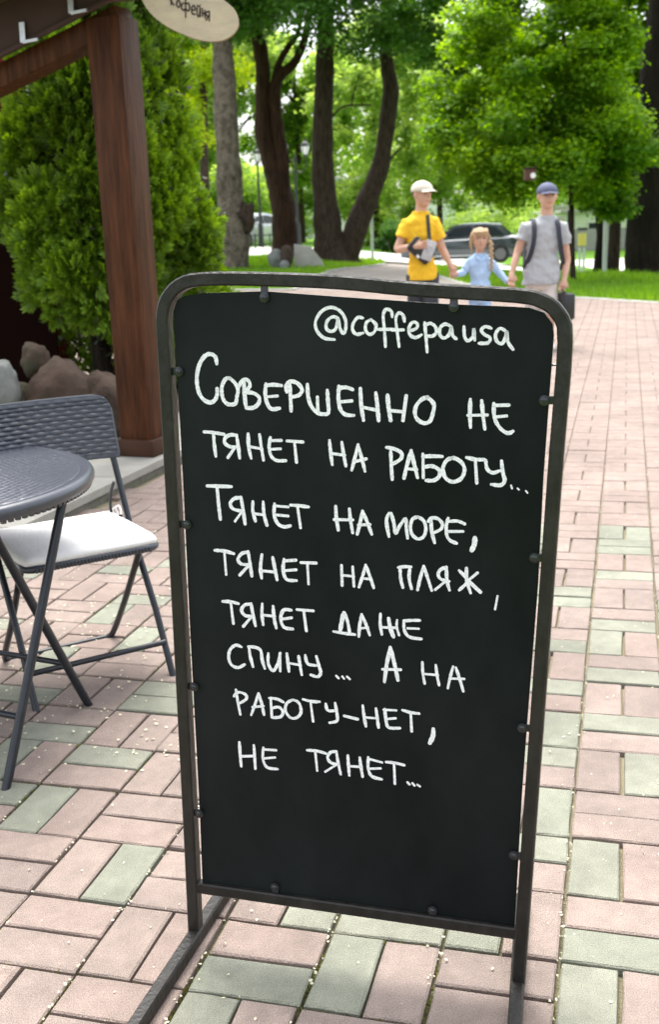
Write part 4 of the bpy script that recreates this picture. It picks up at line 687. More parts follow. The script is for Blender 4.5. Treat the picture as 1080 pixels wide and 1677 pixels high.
def boulder(name, c, r, m, seed, label, rot=0, amp=.22, group=None):
    def fn(q):
        d = noise.noise(Vector(q) * (1.6 / max(r)) + Vector((seed, 0, 0))) * amp + noise.noise(Vector(q) * (5 / max(r)) + Vector((seed, 3, 0))) * amp * .45 + noise.noise(Vector(q) * (14 / max(r)) + Vector((seed, 3, 5))) * amp * .18
        return q * (1 + d)
    o = MB().ell((0, 0, 0), r, 36, 24, fn=fn, rot=Matrix.Rotation(rot, 3, 'Z')).build(name, m, None, smooth='all'); o.location = c
    return tag(o, label, 'boulder', group)
boulder('boulder', (-1.66, 7.0, .27), (.25, .24, .31), M['boulder'], 1, 'large brown boulder behind the folding chair', .3, .15)
boulder('boulder', (-1.42, 7.05, .25), (.18, .20, .25), M['boulder'], 6, 'squat brown boulder between the large boulder and the post', .1, .15)
boulder('boulder', (-2.01, 6.9, .42), (.105, .13, .19), M['boulder2'], 3, 'pale grey boulder at the left edge', .2)
boulder('boulder', (-1.87, 7.2, .57), (.09, .10, .12), M['boulder3'], 9, 'small mossy boulder perched between the pale and the large one', .5)
boulder('boulder', (-2.1, 7.3, .2), (.3, .2, .22), M['boulder3'], 12, 'dark boulder low in the shade behind the pale one', .5)

# ================================================================ FOLIAGE
def quads_mesh(name, V, n_per, attr, mtl):
    """V: (k*n_per, 3) array, one polygon of n_per corners per leaf; attr: value 0..1 per leaf"""
    k = len(V) // n_per; me = bpy.data.meshes.new(name); me.vertices.add(len(V)); me.vertices.foreach_set('co', np.asarray(V, dtype=np.float32).ravel())
    me.loops.add(len(V)); me.loops.foreach_set('vertex_index', np.arange(len(V), dtype=np.int32))
    me.polygons.add(k); me.polygons.foreach_set('loop_start', np.arange(k, dtype=np.int32) * n_per); me.polygons.foreach_set('loop_total', np.full(k, n_per, dtype=np.int32))
    a = me.attributes.new('leaf', 'FLOAT', 'FACE'); a.data.foreach_set('value', np.clip(np.asarray(attr, dtype=np.float32), 0, 1))
    me.update(calc_edges=True); me.validate(); me.materials.append(mtl); return me
def unit(a): return a / (np.linalg.norm(a, axis=-1, keepdims=True) + 1e-9)
def leaves_at(P, size, rng, up=.6, asp=.62, out=None, jit=.35):
    """rhombic leaves with a slight fold at points P"""
    k = len(P); nrm = rng.normal(size=(k, 3)); nrm[:, 2] = np.abs(nrm[:, 2]) + up * 1.6
    if out is not None: nrm = nrm + out * .8
    nrm = unit(nrm); t = unit(np.cross(nrm, rng.normal(size=(k, 3)))); b = np.cross(nrm, t)
    s = (size * (1 + jit * rng.uniform(-1, 1, k)))[:, None]
    fold = nrm * s * .12
    return np.stack([P - t * s * .5, P - b * s * asp * .5 - fold + t * s * .05, P + t * s * .5, P + b * s * asp * .5 - fold + t * s * .05], 1).reshape(-1, 3)
def crown(name, clumps, n, size, mtl, seed, up=.6, flat=.55, asp=.62, drop=0.0):
    """clumps: (x, y, z, radius, weight). Leaves gather on the shells of the clumps, as on real boughs"""
    rng = np.random.default_rng(seed); C_ = np.array(clumps, float); w_ = C_[:, 3] ** 2 * C_[:, 4]; w_ /= w_.sum()
    idx = rng.choice(len(C_), n, p=w_); d = unit(rng.normal(size=(n, 3))); r = C_[idx, 3] * (rng.random(n) ** .45) * (1 + .18 * rng.normal(size=n))
    off = d * r[:, None]; off[:, 2] *= flat
    if drop: off[:, 2] -= drop * rng.random(n) * C_[idx, 3]
    P = C_[idx, :3] + off
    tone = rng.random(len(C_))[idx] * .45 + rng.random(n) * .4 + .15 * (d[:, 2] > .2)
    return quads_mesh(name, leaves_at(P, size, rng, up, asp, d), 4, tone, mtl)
def clumps_in(shape, n, r0, r1, seed, test=None):
    """scatter clumps over the outer part of a set of ellipsoids (cx,cy,cz,rx,ry,rz)"""
    rng = random.Random(seed); o = []
    vol = [a[3] * a[5] for a in shape]
    while len(o) < n:
        a = rng.choices(shape, vol)[0]; d = Vector((rng.gauss(0, 1), rng.gauss(0, 1), rng.gauss(0, 1))).normalized(); k = rng.random() ** .4
        p = (a[0] + a[3] * d.x * k, a[1] + a[4] * d.y * k, a[2] + a[5] * d.z * k)
        if test and not test(*p): continue
        o.append((*p, rng.uniform(r0, r1), rng.uniform(.5, 1.4)))
    return o
L_ = {
 'thuja': leaf_mat('thuja_sprays', (.007, .040, .006), (.24, .41, .034), .28, .5),
 'dark': leaf_mat('linden_leaves', (.025, .085, .012), (.085, .21, .022), .48),
 'maple': leaf_mat('maple_leaves', (.032, .125, .008), (.25, .42, .018), .56),
 'light': leaf_mat('light_leaves', (.17, .29, .055), (.40, .52, .12), .58),
 'mid': leaf_mat('mid_green_leaves', (.10, .21, .025), (.26, .40, .055), .58),
 'yellow': leaf_mat('yellow_green_leaves', (.17, .27, .014), (.36, .46, .03), .6)}

# ---- conifer shrubs (arborvitae) by the house
def thuja(name, loc, clumps, nspr, seed, label, stems):
    root = empty(name, loc, label=label, cat='conifer', group='conifer shrubs by the house wall')
    rng = np.random.default_rng(seed); C_ = np.array(clumps, float); w_ = C_[:, 3] ** 2; w_ /= w_.sum()
    idx = rng.choice(len(C_), nspr, p=w_); d = unit(rng.normal(size=(nspr, 3)) + np.array([0, -.35, .35]))
    c0 = C_[:, :3].mean(0); outw = C_[idx, :3] - c0; outw[:, 2] *= .3; outw = unit(outw + np.array([0, -.25, 0]))
    d = unit(d + outw * .45)
    P = C_[idx, :3] + d * (C_[idx, 3] * rng.uniform(.5, 1.15, nspr))[:, None]
    o = unit(d * .75 + outw * .35 + np.array([0, 0, .45]) + rng.normal(size=(nspr, 3)) * .30)          # growing direction
    nn = unit(np.cross(o, np.array([0, 0, 1.0]) + rng.normal(size=(nspr, 3)) * .55)); s = np.cross(nn, o)
    Ls = rng.uniform(.07, .135, nspr) ; tone0 = rng.random(len(C_))[idx] * .34 - .06
    V = []; A = []
    for t, side, ang, ln, wd in ((0, 0, 0, 1.0, .13), (.12, 1, .8, .55, .15), (.12, -1, .8, .55, .15), (.3, 1, .7, .52, .15), (.3, -1, .7, .52, .15), (.5, 1, .62, .45, .16), (.5, -1, .62, .45, .16), (.68, 1, .5, .36, .17), (.68, -1, .5, .36, .17)):
        L1 = (Ls * ln)[:, None]; base = P + o * (Ls * t)[:, None]
        dr = unit(o * math.cos(ang) + s * (math.sin(ang) * side) + nn * rng.normal(size=(nspr, 1)) * .18 + np.array([0, 0, -.12 * ln]))
        sd = unit(np.cross(nn, dr)); W = L1 * wd * .72 / ln ** .5
        V.append(np.stack([base, base + dr * L1 * .55 + sd * W, base + dr * L1, base + dr * L1 * .55 - sd * W], 1)); A.append(np.clip(tone0 + .12 + .42 * t + .25 * rng.random(nspr), 0, 1))
    V = np.concatenate(V, 0).reshape(-1, 3); A = np.concatenate(A)
    link('foliage', quads_mesh('foliage', V, 4, A, L_['thuja']), root)
    mb = MB()
    for c in C_[::2]:
        mb.tube([(stems[0], stems[1], max(.1, c[2] - .5)), (c[0] * .6 + stems[0] * .4, c[1] * .6 + stems[1] * .4, c[2] - .12), tuple(c[:3])], [.018, .012, .006], 5)
    mb.build('branches', M['barkdark'], root, smooth=True)
    zt = max(c[2] for c in clumps) - .2; MB().tube([(stems[0], stems[1], 0), (stems[0] + .02, stems[1], zt * .5), (stems[0], stems[1], zt)], [.08, .06, .03], 8).build('trunk', M['barkdark'], root, smooth=True)
    # inner needles, coloured dark to stand in for the shrub's self-shadow
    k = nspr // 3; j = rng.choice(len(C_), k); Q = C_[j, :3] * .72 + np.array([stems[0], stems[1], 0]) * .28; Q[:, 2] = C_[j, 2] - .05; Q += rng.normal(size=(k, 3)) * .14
    link('inner_needles', quads_mesh('inner_needles', leaves_at(Q, .05, rng, .2, .5), 4, rng.random(k), leaf_mat('shade_dark_needles', (.012, .018, .006), (.03, .035, .012), .1)), root)
    return root
def tcl(cx, cy, prof, n, seed, test=None):
    """clumps over a cone-like profile [(z, radius)], local to (cx, cy)"""
    rng = random.Random(seed); o = []
    while len(o) < n:
        i = rng.randrange(len(prof) - 1); t = rng.random(); z = prof[i][0] + (prof[i + 1][0] - prof[i][0]) * t; r = prof[i][1] + (prof[i + 1][1] - prof[i][1]) * t
        if rng.random() > (r + .15) / .9: continue
        a = rng.uniform(math.pi * .92, math.pi * 2.08) if rng.random() < .75 else rng.uniform(0, 6.28)
        p = (r * math.cos(a) * rng.uniform(.85, 1.05), r * math.sin(a) * rng.uniform(.8, 1.05), z)
        if test and not test(p[0] + cx, p[1] + cy, z): continue
        kk = rng.uniform(.72, 1.10); o.append((p[0] * kk, p[1] * kk, p[2], rng.uniform(.11, .23)))
    return o
tA = lambda x, y, z: not (abs(x + 1.83) < .20 and abs(z - 1.72) < .20) and z > (1.16 if x < -1.86 else .95 if x < -1.7 else .28) and not (x < -1.95 and z > 2.05)
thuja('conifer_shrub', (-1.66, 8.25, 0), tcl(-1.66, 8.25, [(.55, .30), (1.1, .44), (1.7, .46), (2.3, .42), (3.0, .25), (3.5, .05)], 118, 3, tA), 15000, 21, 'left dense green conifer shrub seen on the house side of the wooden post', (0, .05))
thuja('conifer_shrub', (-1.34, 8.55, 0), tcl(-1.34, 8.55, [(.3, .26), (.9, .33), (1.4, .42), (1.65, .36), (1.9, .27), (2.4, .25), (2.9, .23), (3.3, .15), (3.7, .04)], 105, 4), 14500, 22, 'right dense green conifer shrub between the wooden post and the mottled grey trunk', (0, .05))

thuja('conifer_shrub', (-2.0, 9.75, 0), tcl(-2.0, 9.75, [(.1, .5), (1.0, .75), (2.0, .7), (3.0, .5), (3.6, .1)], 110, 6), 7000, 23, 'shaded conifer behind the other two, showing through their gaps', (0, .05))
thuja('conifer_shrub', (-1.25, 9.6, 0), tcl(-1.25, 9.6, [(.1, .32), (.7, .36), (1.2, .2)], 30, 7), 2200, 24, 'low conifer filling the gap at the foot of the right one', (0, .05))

# ---- trees that can be told apart
def trunk_mesh(name, branches, D, mtl, seed, lump=.10, yoff=None, n=14):
    """one continuous mesh object of tapered limbs, lumpy like bark"""
    mb = MB()
    for bi, b in enumerate(branches):
        pts = smooth_path([(x, D + (yoff(z) if yoff else 0), z) for x, z, r in b], 5); rr = []
        for i in range(len(pts)):
            t = i / 5; k = min(int(t), len(b) - 2); f = t - k; rr.append(b[k][2] + (b[k + 1][2] - b[k][2]) * f)
        n0 = len(mb.v); mb.tube(pts, rr, n if rr[0] > .1 else 6)
        m2 = n if rr[0] > .1 else 6
        for q in range(n0, len(mb.v)):
            i = (q - n0) // m2; c = pts[i]; v = Vector(mb.v[q]); dlt = v - c
            k = 1 + lump * (noise.noise(v * 1.7 + Vector((seed, 0, 0))) + .5 * noise.noise(v * 5 + Vector((seed, 9, 0))) + .3 * noise.noise(Vector((v.x * 9, v.y * 9, v.z * 1.5))))
            if i < 6 and rr[0] > .25: k *= 1 + .16 * math.cos(5 * math.atan2(dlt.y, dlt.x) + seed) * (1 - i / 6)
            mb.v[q] = tuple(c + dlt * k)
    return mb.mesh(name, smooth='all')
def tree(name, key, data, bark, label, seed, parts=(), lump=.10, dz=0, slim=1.0):
    D, br = data; root = empty(name, (br[0][0][0], D, 0), label=label, cat='tree', group=None)
    br = [[(x, z, r * slim) for x, z, r in b] for b in br]
    o = link('trunk', trunk_mesh('trunk', br, D, bark, seed, lump), root, bark); o.location = (-br[0][0][0], -D, dz)
    for nm, me in parts:
        c = link(nm, me, root); c.location = (-br[0][0][0], -D, 0)
    return root
# T1, mottled grey trunk with a burr
T1b = T1[1]
t1c = clumps_in([(-2.4, 31, 10.2, 3.5, 3, 3.2)], 26, .7, 1.2, 5)
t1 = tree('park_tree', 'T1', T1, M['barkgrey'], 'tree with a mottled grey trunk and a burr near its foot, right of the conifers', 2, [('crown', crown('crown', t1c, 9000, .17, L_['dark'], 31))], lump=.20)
bz = T1b[0][2][1] + .35; MB().ell((.40, -.1, bz), (.30, .28, .36), 18, 12, fn=lambda q: q * (1 + .5 * noise.noise(q * 5))).build('burr', M['bark'], t1, smooth='all')
t2c = clumps_in([(-1.6, 33, 9.2, 4.0, 3.0, 2.6), (-2.6, 32, 7.2, 1.6, 1.6, .9)], 34, .6, 1.1, 6)
tree('park_tree', 'T2', T2, M['barkred'], 'forked tree with reddish brown bark behind the two small boulders', 4, [('crown', crown('crown', t2c, 15000, .16, L_['dark'], 32))], lump=.2, slim=.88)
def t3t(x, y, z): return z > 5.35 + .25 * abs(x - 2) * 0 and not (x < .9 and z < 5.9)
t3c = clumps_in([(1.2, 31.5, 8.2, 4.6, 3.2, 2.6), (-.8, 30, 7.3, 2.2, 1.6, 1.2)], 60, .6, 1.15, 7, t3t)
for _ in range(34): t3c.append((random.Random(_ + 500).uniform(1.6, 6.0), 29 + (_ % 5) * .5, random.Random(_ + 900).uniform(5.7, 8.6), .62, 1.1))
# dark hanging bough reaching to the right
rb3 = random.Random(8)
for i in range(44):
    t = rb3.random(); x = 2.3 + 3.2 * t + rb3.uniform(-.4, .4); z = rb3.uniform(3.7 + .9 * abs(t - .55) * 2 + (.9 if t < .2 else 0), 7.2); t3c.append((x, 28.5 + rb3.uniform(-1, 1), z, rb3.uniform(.32, .62), 1.2))
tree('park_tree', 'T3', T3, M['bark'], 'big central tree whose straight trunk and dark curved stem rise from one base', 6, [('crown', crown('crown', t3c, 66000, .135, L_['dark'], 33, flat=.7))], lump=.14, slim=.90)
t4c = clumps_in([(9.2, 24.5, 7.2, 2.6, 2.4, 2.0)], 24, .5, .9, 9) + [(7.1 + rb3.uniform(-.9, .9), 23.2 + rb3.uniform(-.5, .5), rb3.uniform(2.0, 2.9), rb3.uniform(.2, .34), 1) for _ in range(9)]
tree('park_tree', 'T4', T4, M['barkdark'], 'massive dark trunk cut off by the right edge of the photo', 8, [('crown', crown('crown', t4c, 14000, .12, L_['maple'], 34))], lump=.13)
def t5t(x, y, z):
    if z < 1.75 and 4.35 < x < 5.35: return False
    if x > (6.15 if z < 3 else 6.0): return False
    if z < .95 + (.35 if x > 5.6 else .9 * max(0, 4.1 - x)): return False
    return True
t5c = clumps_in([(4.9, 22.6, 3.3, 2.35, 1.7, 1.75), (4.7, 22.4, 5.1, 2.1, 1.6, 1.6), (3.6, 22.4, 2.6, 1.5, 1.2, 1.1), (5.9, 22.6, 4.6, 1.5, 1.4, 2.6), (3.2, 22.8, 4.2, 1.2, 1.0, 1.4)], 160, .24, .62, 10, t5t)
rb5 = random.Random(15)
for _ in range(26): t5c.append((rb5.uniform(5.5, 6.05), 23.2 + rb5.uniform(-.4, .6), rb5.uniform(1.35, 2.6), rb5.uniform(.26, .42), 1.2))
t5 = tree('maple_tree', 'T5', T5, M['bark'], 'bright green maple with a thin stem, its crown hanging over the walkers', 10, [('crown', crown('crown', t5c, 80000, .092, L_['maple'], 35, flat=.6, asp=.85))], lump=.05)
tree('background_tree', 'T0', T0, M['bark'], 'slender brown trunk seen between the conifers and the mottled grey trunk', 12, [('crown', crown('crown', clumps_in([(-4.9, 47, 9, 3.2, 2.5, 3.5), (-4.6, 46, 5.4, 1.8, 1.4, 1.2)], 34, .7, 1.3, 11), 14000, .22, L_['yellow'], 36))], lump=.06)

# ---- trees beyond the road: own meshes for a few, copies for the rest
def far_tree(x, y, h, rx, key, seed, label, cz=.56, nl=15000, droop=.5, sz=.24):
    z0 = ground_z(x, y); root = empty('background_tree', (x, y, z0), label=label, cat='tree', group='trees beyond the road')
    cl = clumps_in([(0, 0, h * cz, rx, rx * .7, h * .40), (0, 0, h * (cz + .2), rx * .7, rx * .5, h * .25)], 46, rx * .16, rx * .30, seed)
    link('crown', crown('crown', cl, nl, sz, L_[key], seed, flat=.8, drop=droop), root)
    rr = random.Random(seed); mb = MB(); mb.tube(smooth_path([(0, 0, -.3), (rr.uniform(-.2, .2), 0, h * .3), (rr.uniform(-.3, .3), 0, h * .8)], 4), [.22 - .017 * i for i in range(9)], 9)
    for i in range(7):
        z = h * rr.uniform(.25, .6); a = rr.uniform(0, 6.3); L = rx * rr.uniform(.4, .8); mb.tube([(0, 0, z), (math.cos(a) * L * .5, math.sin(a) * L * .4, z + L * .5), (math.cos(a) * L, math.sin(a) * L * .6, z + L * .8)], [.07, .05, .02], 6)
    mb.build('trunk', M['bark'], root, smooth=True); return root
FT = [(-16, 52, 15, 5.5, 'mid', 'broad mid green tree behind the house wall at far left'), (-9, 58, 14, 4.6, 'light', 'pale green tree filling the gap beside the mottled trunk'),
      (-5.2, 62, 15, 4.2, 'light', 'pale drooping tree behind the forked tree'), (-1.0, 66, 13, 3.8, 'mid', 'mid green tree behind the twin lantern lamp'),
      (3.0, 60, 12.5, 3.9, 'light', 'pale drooping tree framed by the two stems of the central tree'), (7.0, 66, 11.0, 4.0, 'light', 'pale tree above the walker in the yellow shirt'),
      (11.5, 70, 11.5, 4.4, 'mid', 'mid green tree behind the maple'), (17, 62, 14, 5, 'mid', 'broad tree behind the massive dark trunk'), (9.3, 36, 12, 3.8, 'maple', 'bright green tree standing behind the maple and the massive dark trunk'), (23.5, 60, 14, 5, 'light', 'pale tree at far right beyond the road'), (-24, 60, 16, 6, 'mid', 'tall tree far left behind the house')]
for i, (x, y, h, rx, k, lb) in enumerate(FT): far_tree(x, y, h, rx, k, 60 + i, lb, nl=27000 if abs(x) < 12 else 14000, cz=.52)
# closing wood
rng = np.random.default_rng(77); n = 60000; xx = rng.uniform(-75, 85, n); top = 13 + 5 * np.sin(xx * .21) + 3 * np.sin(xx * .57 + 1)
zz = rng.random(n) ** .8 * top; yy = 104 + 5 * np.sin(xx * .3) + rng.normal(size=n) * 3 + (zz / 18) ** 2 * 3
o = link('distant_wood', quads_mesh('distant_wood', leaves_at(np.stack([xx, yy, zz + .2], 1), .75, rng, .4, .8), 4, .35 * rng.random(n) + .3 + .25 * np.sin(xx * .9) * np.sin(zz * .8), L_['light']))
tag(o, 'hazy pale green wood closing the view behind the road', 'wood', kind='stuff')
# low bushes
def bush(x, y, r, h, key, seed, label, sz=.11, n=5000):
    root = empty('bush', (x, y, ground_z(x, y)), label=label, cat='bush', group='bushes beyond the lawn')
    link('foliage', crown('foliage', clumps_in([(0, 0, h * .5, r, r * .7, h * .5)], 22, r * .25, r * .4, seed), n, sz, L_[key], seed, flat=.9), root)
    mb = MB(); rr = random.Random(seed)
    for i in range(5): a = rr.uniform(0, 6.3); mb.tube([(0, 0, -.1), (math.cos(a) * r * .3, math.sin(a) * r * .3, h * .6)], [.03, .01], 5)
    mb.build('stem', M['barkdark'], root)
bush(3.35, 53, .85, 1.7, 'dark', 90, 'dark round bush on the far verge left of the yellow shirt')
bush(-4.6, 54, 2.2, 3.4, 'mid', 91, 'green bush mass behind the single lantern lamp', .16, 9000)
bush(8.6, 56, 2.4, 3.0, 'light', 92, 'pale bush left of the grey car roof', .16, 8000)
bush(-1.9, 68, 2.0, 3.0, 'mid', 93, 'green bush left of the pale building', .18, 7000)
bush(3.6, 66, 2.4, 2.6, 'light', 94, 'pale bush behind the dark curved stem', .18, 7000)
# dark thin trunks in the shade at right
for i, (x, y, r, tilt, lb) in enumerate([(8.35, 34, .17, .05, 'leaning thin dark trunk left of the pale pole'), (8.9, 35, .14, -.12, 'thin dark trunk just right of the leaning one'), (9.75, 34.5, .16, .02, 'dark trunk right of the yellow box'), (10.2, 35.5, .2, -.03, 'thick dark trunk beside the massive trunk')]):
    z0 = ground_z(x, y); root = empty('background_tree', (x, y, z0), label=lb, cat='tree', group='thin dark trunks in the shade')
    MB().tube(smooth_path([(0, 0, -.2), (tilt * 2, 0, 1.2), (tilt * 3.5, 0, 3.0), (tilt * 4, 0, 5)], 4), [r * (1.2 - .05 * k) for k in range(13)], 9).build('trunk', M['barkdark'], root, smooth=True)
    link('crown', crown('crown', clumps_in([(0, 0, 4.2, 1.8, 1.2, 1.6)], 20, .4, .7, 40 + i, lambda a, b, c: c > 2.2), 6000, .15, L_['dark'], 50 + i), root)

# ---- grass blades on the lawns
inR = poly_in(RB + [(3.4, 36.0), (40, 36.2), (40, 13.0)]); inL = poly_in(LB + [(2.0, 35.9), (-30, 35.9), (-30, 27.5)])
rng = np.random.default_rng(9); P = []
rg = random.Random(4)
while len(P) < 42000:
    if rg.random() < .62: y = 16 + 18 * rg.random() ** 1.5; x = rg.uniform(2.5, min(14, .33 * y + 1.4))
    else: y = 23 + 12.5 * rg.random(); x = rg.uniform(-.1 * y - 2, 2.2)
    if inR(x, y) or inL(x, y): P.append((x, y, ground_z(x, y) - .06))
P = np.array(P); k = len(P); a = rng.uniform(0, 6.28, k); hgt = rng.uniform(.07, .15, k) * (1 + .5 * np.sin(P[:, 0] * 1.3) * np.sin(P[:, 1] * 1.1)); w2 = .012 + P[:, 1] * .0006
sx, sy = np.cos(a) * w2, np.sin(a) * w2; lx, ly = rng.normal(size=k) * .035, rng.normal(size=k) * .035
V = np.stack([P + np.stack([-sx, -sy, 0 * sx], 1), P + np.stack([sx, sy, 0 * sx], 1), P + np.stack([lx + sx * .3, ly, hgt + .06], 1)], 1).reshape(-1, 3)
tag(link('grass', quads_mesh('grass', V, 3, rng.random(k) * .7 + .15 + .15 * np.sin(P[:, 0] * .8), M['blade'])), 'fresh green grass blades on the park lawns', 'grass', kind='stuff')

# ================================================================ STONES, POLES, LAMPS, SIGNS
gz_ = ground_z
def at3(x, y, z=0): return (x, y, gz_(x, y) + z)
boulder('boulder', at3(-1.13, 29.6, .22), (.24, .22, .26), M['boulder2'], 21, 'grey boulder at the foot of the forked tree, left one of the pair', .4, .2)
boulder('boulder', at3(-.86, 29.5, .28), (.17, .18, .30), M['boulder'], 23, 'upright brownish boulder next to the grey one at the forked tree', .2, .2)
boulder('boulder', at3(-.92, 29.2, .10), (.13, .12, .14), M['boulder2'], 27, 'smallest stone lying in front of the pair at the forked tree', .2, .2)
z = gz_(-.45, 30); o = MB().prism([(-.70, 30, z - .05), (.14, 30, z - .05), (.02, 30, z + .18), (-.24, 30, z + .52), (-.68, 30, z + .60)], (0, .38, 0)).build('memorial_stone', M['stonekerb'], None)
tag(o, 'pale grey slanting stone slab between the forked and the central tree', 'stone')

def pole(name, x, y, h, r, m, label, cat='pole', dz=0):
    t = empty(name, at3(x, y, dz), label=label, cat=cat); MB().tube([(0, 0, -.3), (0, 0, h)], r, 12).build('shaft', m, t, smooth=True); return t
t = pole('pale_pole', 6.28, 25.0, 1.72, .055, M['poleg'], 'pale grey pole on the lawn left of the massive dark trunk')
MB().lathe([(.058, 1.70), (.058, 1.74), (.02, 1.76)], (0, 0, 0), 12).build('cap', M['poleg'], t); MB().lathe([(.09, -.02), (.09, .06), (.06, .08)], (0, 0, 0), 14).build('collar', M['poleg'], t)
t = pole('slim_pole', 1.66, 36, 2.3, .045, M['poleg'], 'slim pale pole standing beyond the curved stem of the central tree')
MB().lathe([(.05, 2.28), (.05, 2.33), (.01, 2.36)], (0, 0, 0), 12).build('cap', M['poleg'], t)
t = pole('direction_sign', 5.47, 25, 1.62, .035, M['black'], 'thin dark signpost with white plates partly behind the man in grey', 'sign')
for k, zz_ in enumerate((1.50, 1.28)): MB().box((-.24, -.04, zz_), (.46 - .16 * k, .02, .10), bev=.006).build('plate', M['white'], t)
t = empty('meter_box', at3(7.15, 31, 0), label='small yellow box on a pale stand behind the pale grey pole', cat='box')
MB().box((0, 0, 1.05), (.20, .16, .34), bev=.02).build('box', M['yellow'], t); MB().box((0, 0, 1.33), (.26, .22, .07), bev=.02).build('lid', M['black'], t)
for s in (-.06, .06): MB().box((s, 0, .42), (.06, .06, .85)).build('leg', M['poleg'], t)
for i, lb in enumerate(('leftmost of the three white posts right of the yellow box', 'middle one of the three white posts right of the yellow box', 'white post with a red band nearest the massive trunk')):
    t = pole('striped_post', 9.0 + .38 * i, 33 - .9 * i, 1.35, .05, M['white'], lb, 'post'); MB().lathe([(.052, 1.08 + .0 * i), (.052, 1.22)], (0, 0, 0), 12).build('band', M['redp'] if i else M['poleg'], t); t['group'] = 'white posts beyond the lawn'
# street lamps
def lantern(mb_frame, mb_glass, c):
    c = Vector(c); mb_glass.lathe([(.09, 0), (.17, .30), (.17, .31), (.02, .32)], c, 6); mb_frame.lathe([(.05, -.08), (.10, -.02), (.10, 0), (.03, .005)], c, 6); mb_frame.lathe([(.20, .31), (.20, .34), (.13, .44), (.06, .50), (.02, .58), (.01, .62)], c, 6)
    for j in range(6):
        a = math.pi * 2 * j / 6; mb_frame.tube([c + Vector((.093 * math.cos(a), .093 * math.sin(a), 0)), c + Vector((.175 * math.cos(a), .175 * math.sin(a), .31))], .010, 4)
def lamp(x, y, h, arms, label, s=1.0):
    t = empty('street_lamp', at3(x, y), label=label, cat='street lamp', group='black lantern street lamps')
    MB().lathe([(.14, -.3), (.14, .15), (.11, .2), (.11, .9), (.07, 1.0), (.06, 1.05), (.045, h - .1), (.055, h - .05)], (0, 0, 0), 12).build('post', M['black'], t, smooth=True)
    for dx in arms:
        f = MB(); g = MB(); c = (dx, 0, h if len(arms) == 1 else h + .12)
        if len(arms) > 1: f.tube(smooth_path([(0, 0, h - .45), (dx * .5, 0, h - .55), (dx, 0, h - .3), (dx, 0, h + .06)], 5), .022, 6)
        lantern(f, g, c); fr_ = f.build('lantern', M['black'], t); g.build('lantern_glass', M['lampglass'], fr_)
    if len(arms) > 1: MB().lathe([(.06, h - .15), (.07, h - .05), (.03, h + .1), (.01, h + .25)], (0, 0, 0), 10).build('finial', M['black'], t)
lamp(-2.53, 49.5, 3.55, (0,), 'single lantern lamp left of the forked tree')
lamp(-.86, 46, 3.45, (-.42, .42), 'twin lantern lamp between the forked and the central tree')
# nesting box in the maple
t = empty('nesting_box', (3.72, 20.2, 2.05), label='small dark nesting box with a white front in the maple above the blue cap', cat='nesting box')
MB().box((0, 0, 0), (.19, .16, .19), bev=.01).build('box', mat('box_wood', (.09, .035, .025), .7), t); MB().box((0, 0, .11), (.23, .22, .02), bev=.005).build('roof', M['bark'], t)
MB().lathe([(.048, 0), (.048, .012), (.02, .014)], (.04, -.08, -.02), 16, rot=Matrix.Rotation(math.pi / 2, 3, 'X')).build('front_disc', M['white'], t)

# ================================================================ FAR BUILDINGS AND FENCE
def building(x0, x1, y, z0, z1, label, wins, roof=True, mw='whitewall', dep=9):
    t = empty('white_building', ((x0 + x1) / 2, y + dep / 2, z0), label=label, cat='building'); cx, cy = (x0 + x1) / 2, y + dep / 2
    MB().box((0, 0, (z1 - z0) / 2), (x1 - x0, dep, z1 - z0)).build('wall', M[mw], t)
    if roof:
        MB().box((0, 0, z1 - z0 + .12), (x1 - x0 + .6, dep + .6, .22), bev=.03).build('roof', M['roofgrey'], t)
    for wx, wz, ww, wh in wins:
        f = MB(); p = (wx - cx, y - cy - .03, wz - z0); f.box(p, (ww, .08, wh), bev=.01); fo = f.build('window', M['white'], t); MB().box((p[0], p[1] - .045, p[2]), (ww - .18, .02, wh - .18)).build('pane', M['glass'], fo)
    return t
building(-1.5, 3.4, 82, -.9, 4.2, 'tall pale building seen between the forked and the central trunk', [(2.4, 2.9, .8, 1.0), (.9, 2.9, .8, 1.0)])
building(5.6, 13.5, 84, -.9, 2.35, 'low white building behind the grey car', [(12.2, 1.4, .9, .8)], roof=False)
building(15.5, 30, 72, -.9, 1.35, 'long pale building beyond the road at right', [(17.5 + 2.4 * i, .5, 1.2, .7) for i in range(5)])
fen = empty('panel_fence', (0, 62, 0), label='grey concrete panel fence behind the grey car', cat='fence')
for i in range(13):
    x = 2.9 + i * 1.6; MB().box((x + .8, 0, -.05), (1.5, .06, 1.15), bev=.01).build('panel', M['greywall'], fen); MB().box((x, 0, .0), (.12, .14, 1.3), bev=.01).build('post', M['greywall'], fen)
vf = empty('low_railing', (-3.5, 46, gz_(-3.5, 46)), label='low dark metal railing in front of the silver car', cat='railing')
for i in range(15): MB().box((-2.1 + i * .3, 0, .25), (.05, .05, .7)).build('picket', M['black'], vf)
for zz_ in (.18, .52): MB().box((0, .005, zz_), (4.4, .03, .04)).build('rail', M['black'], vf)

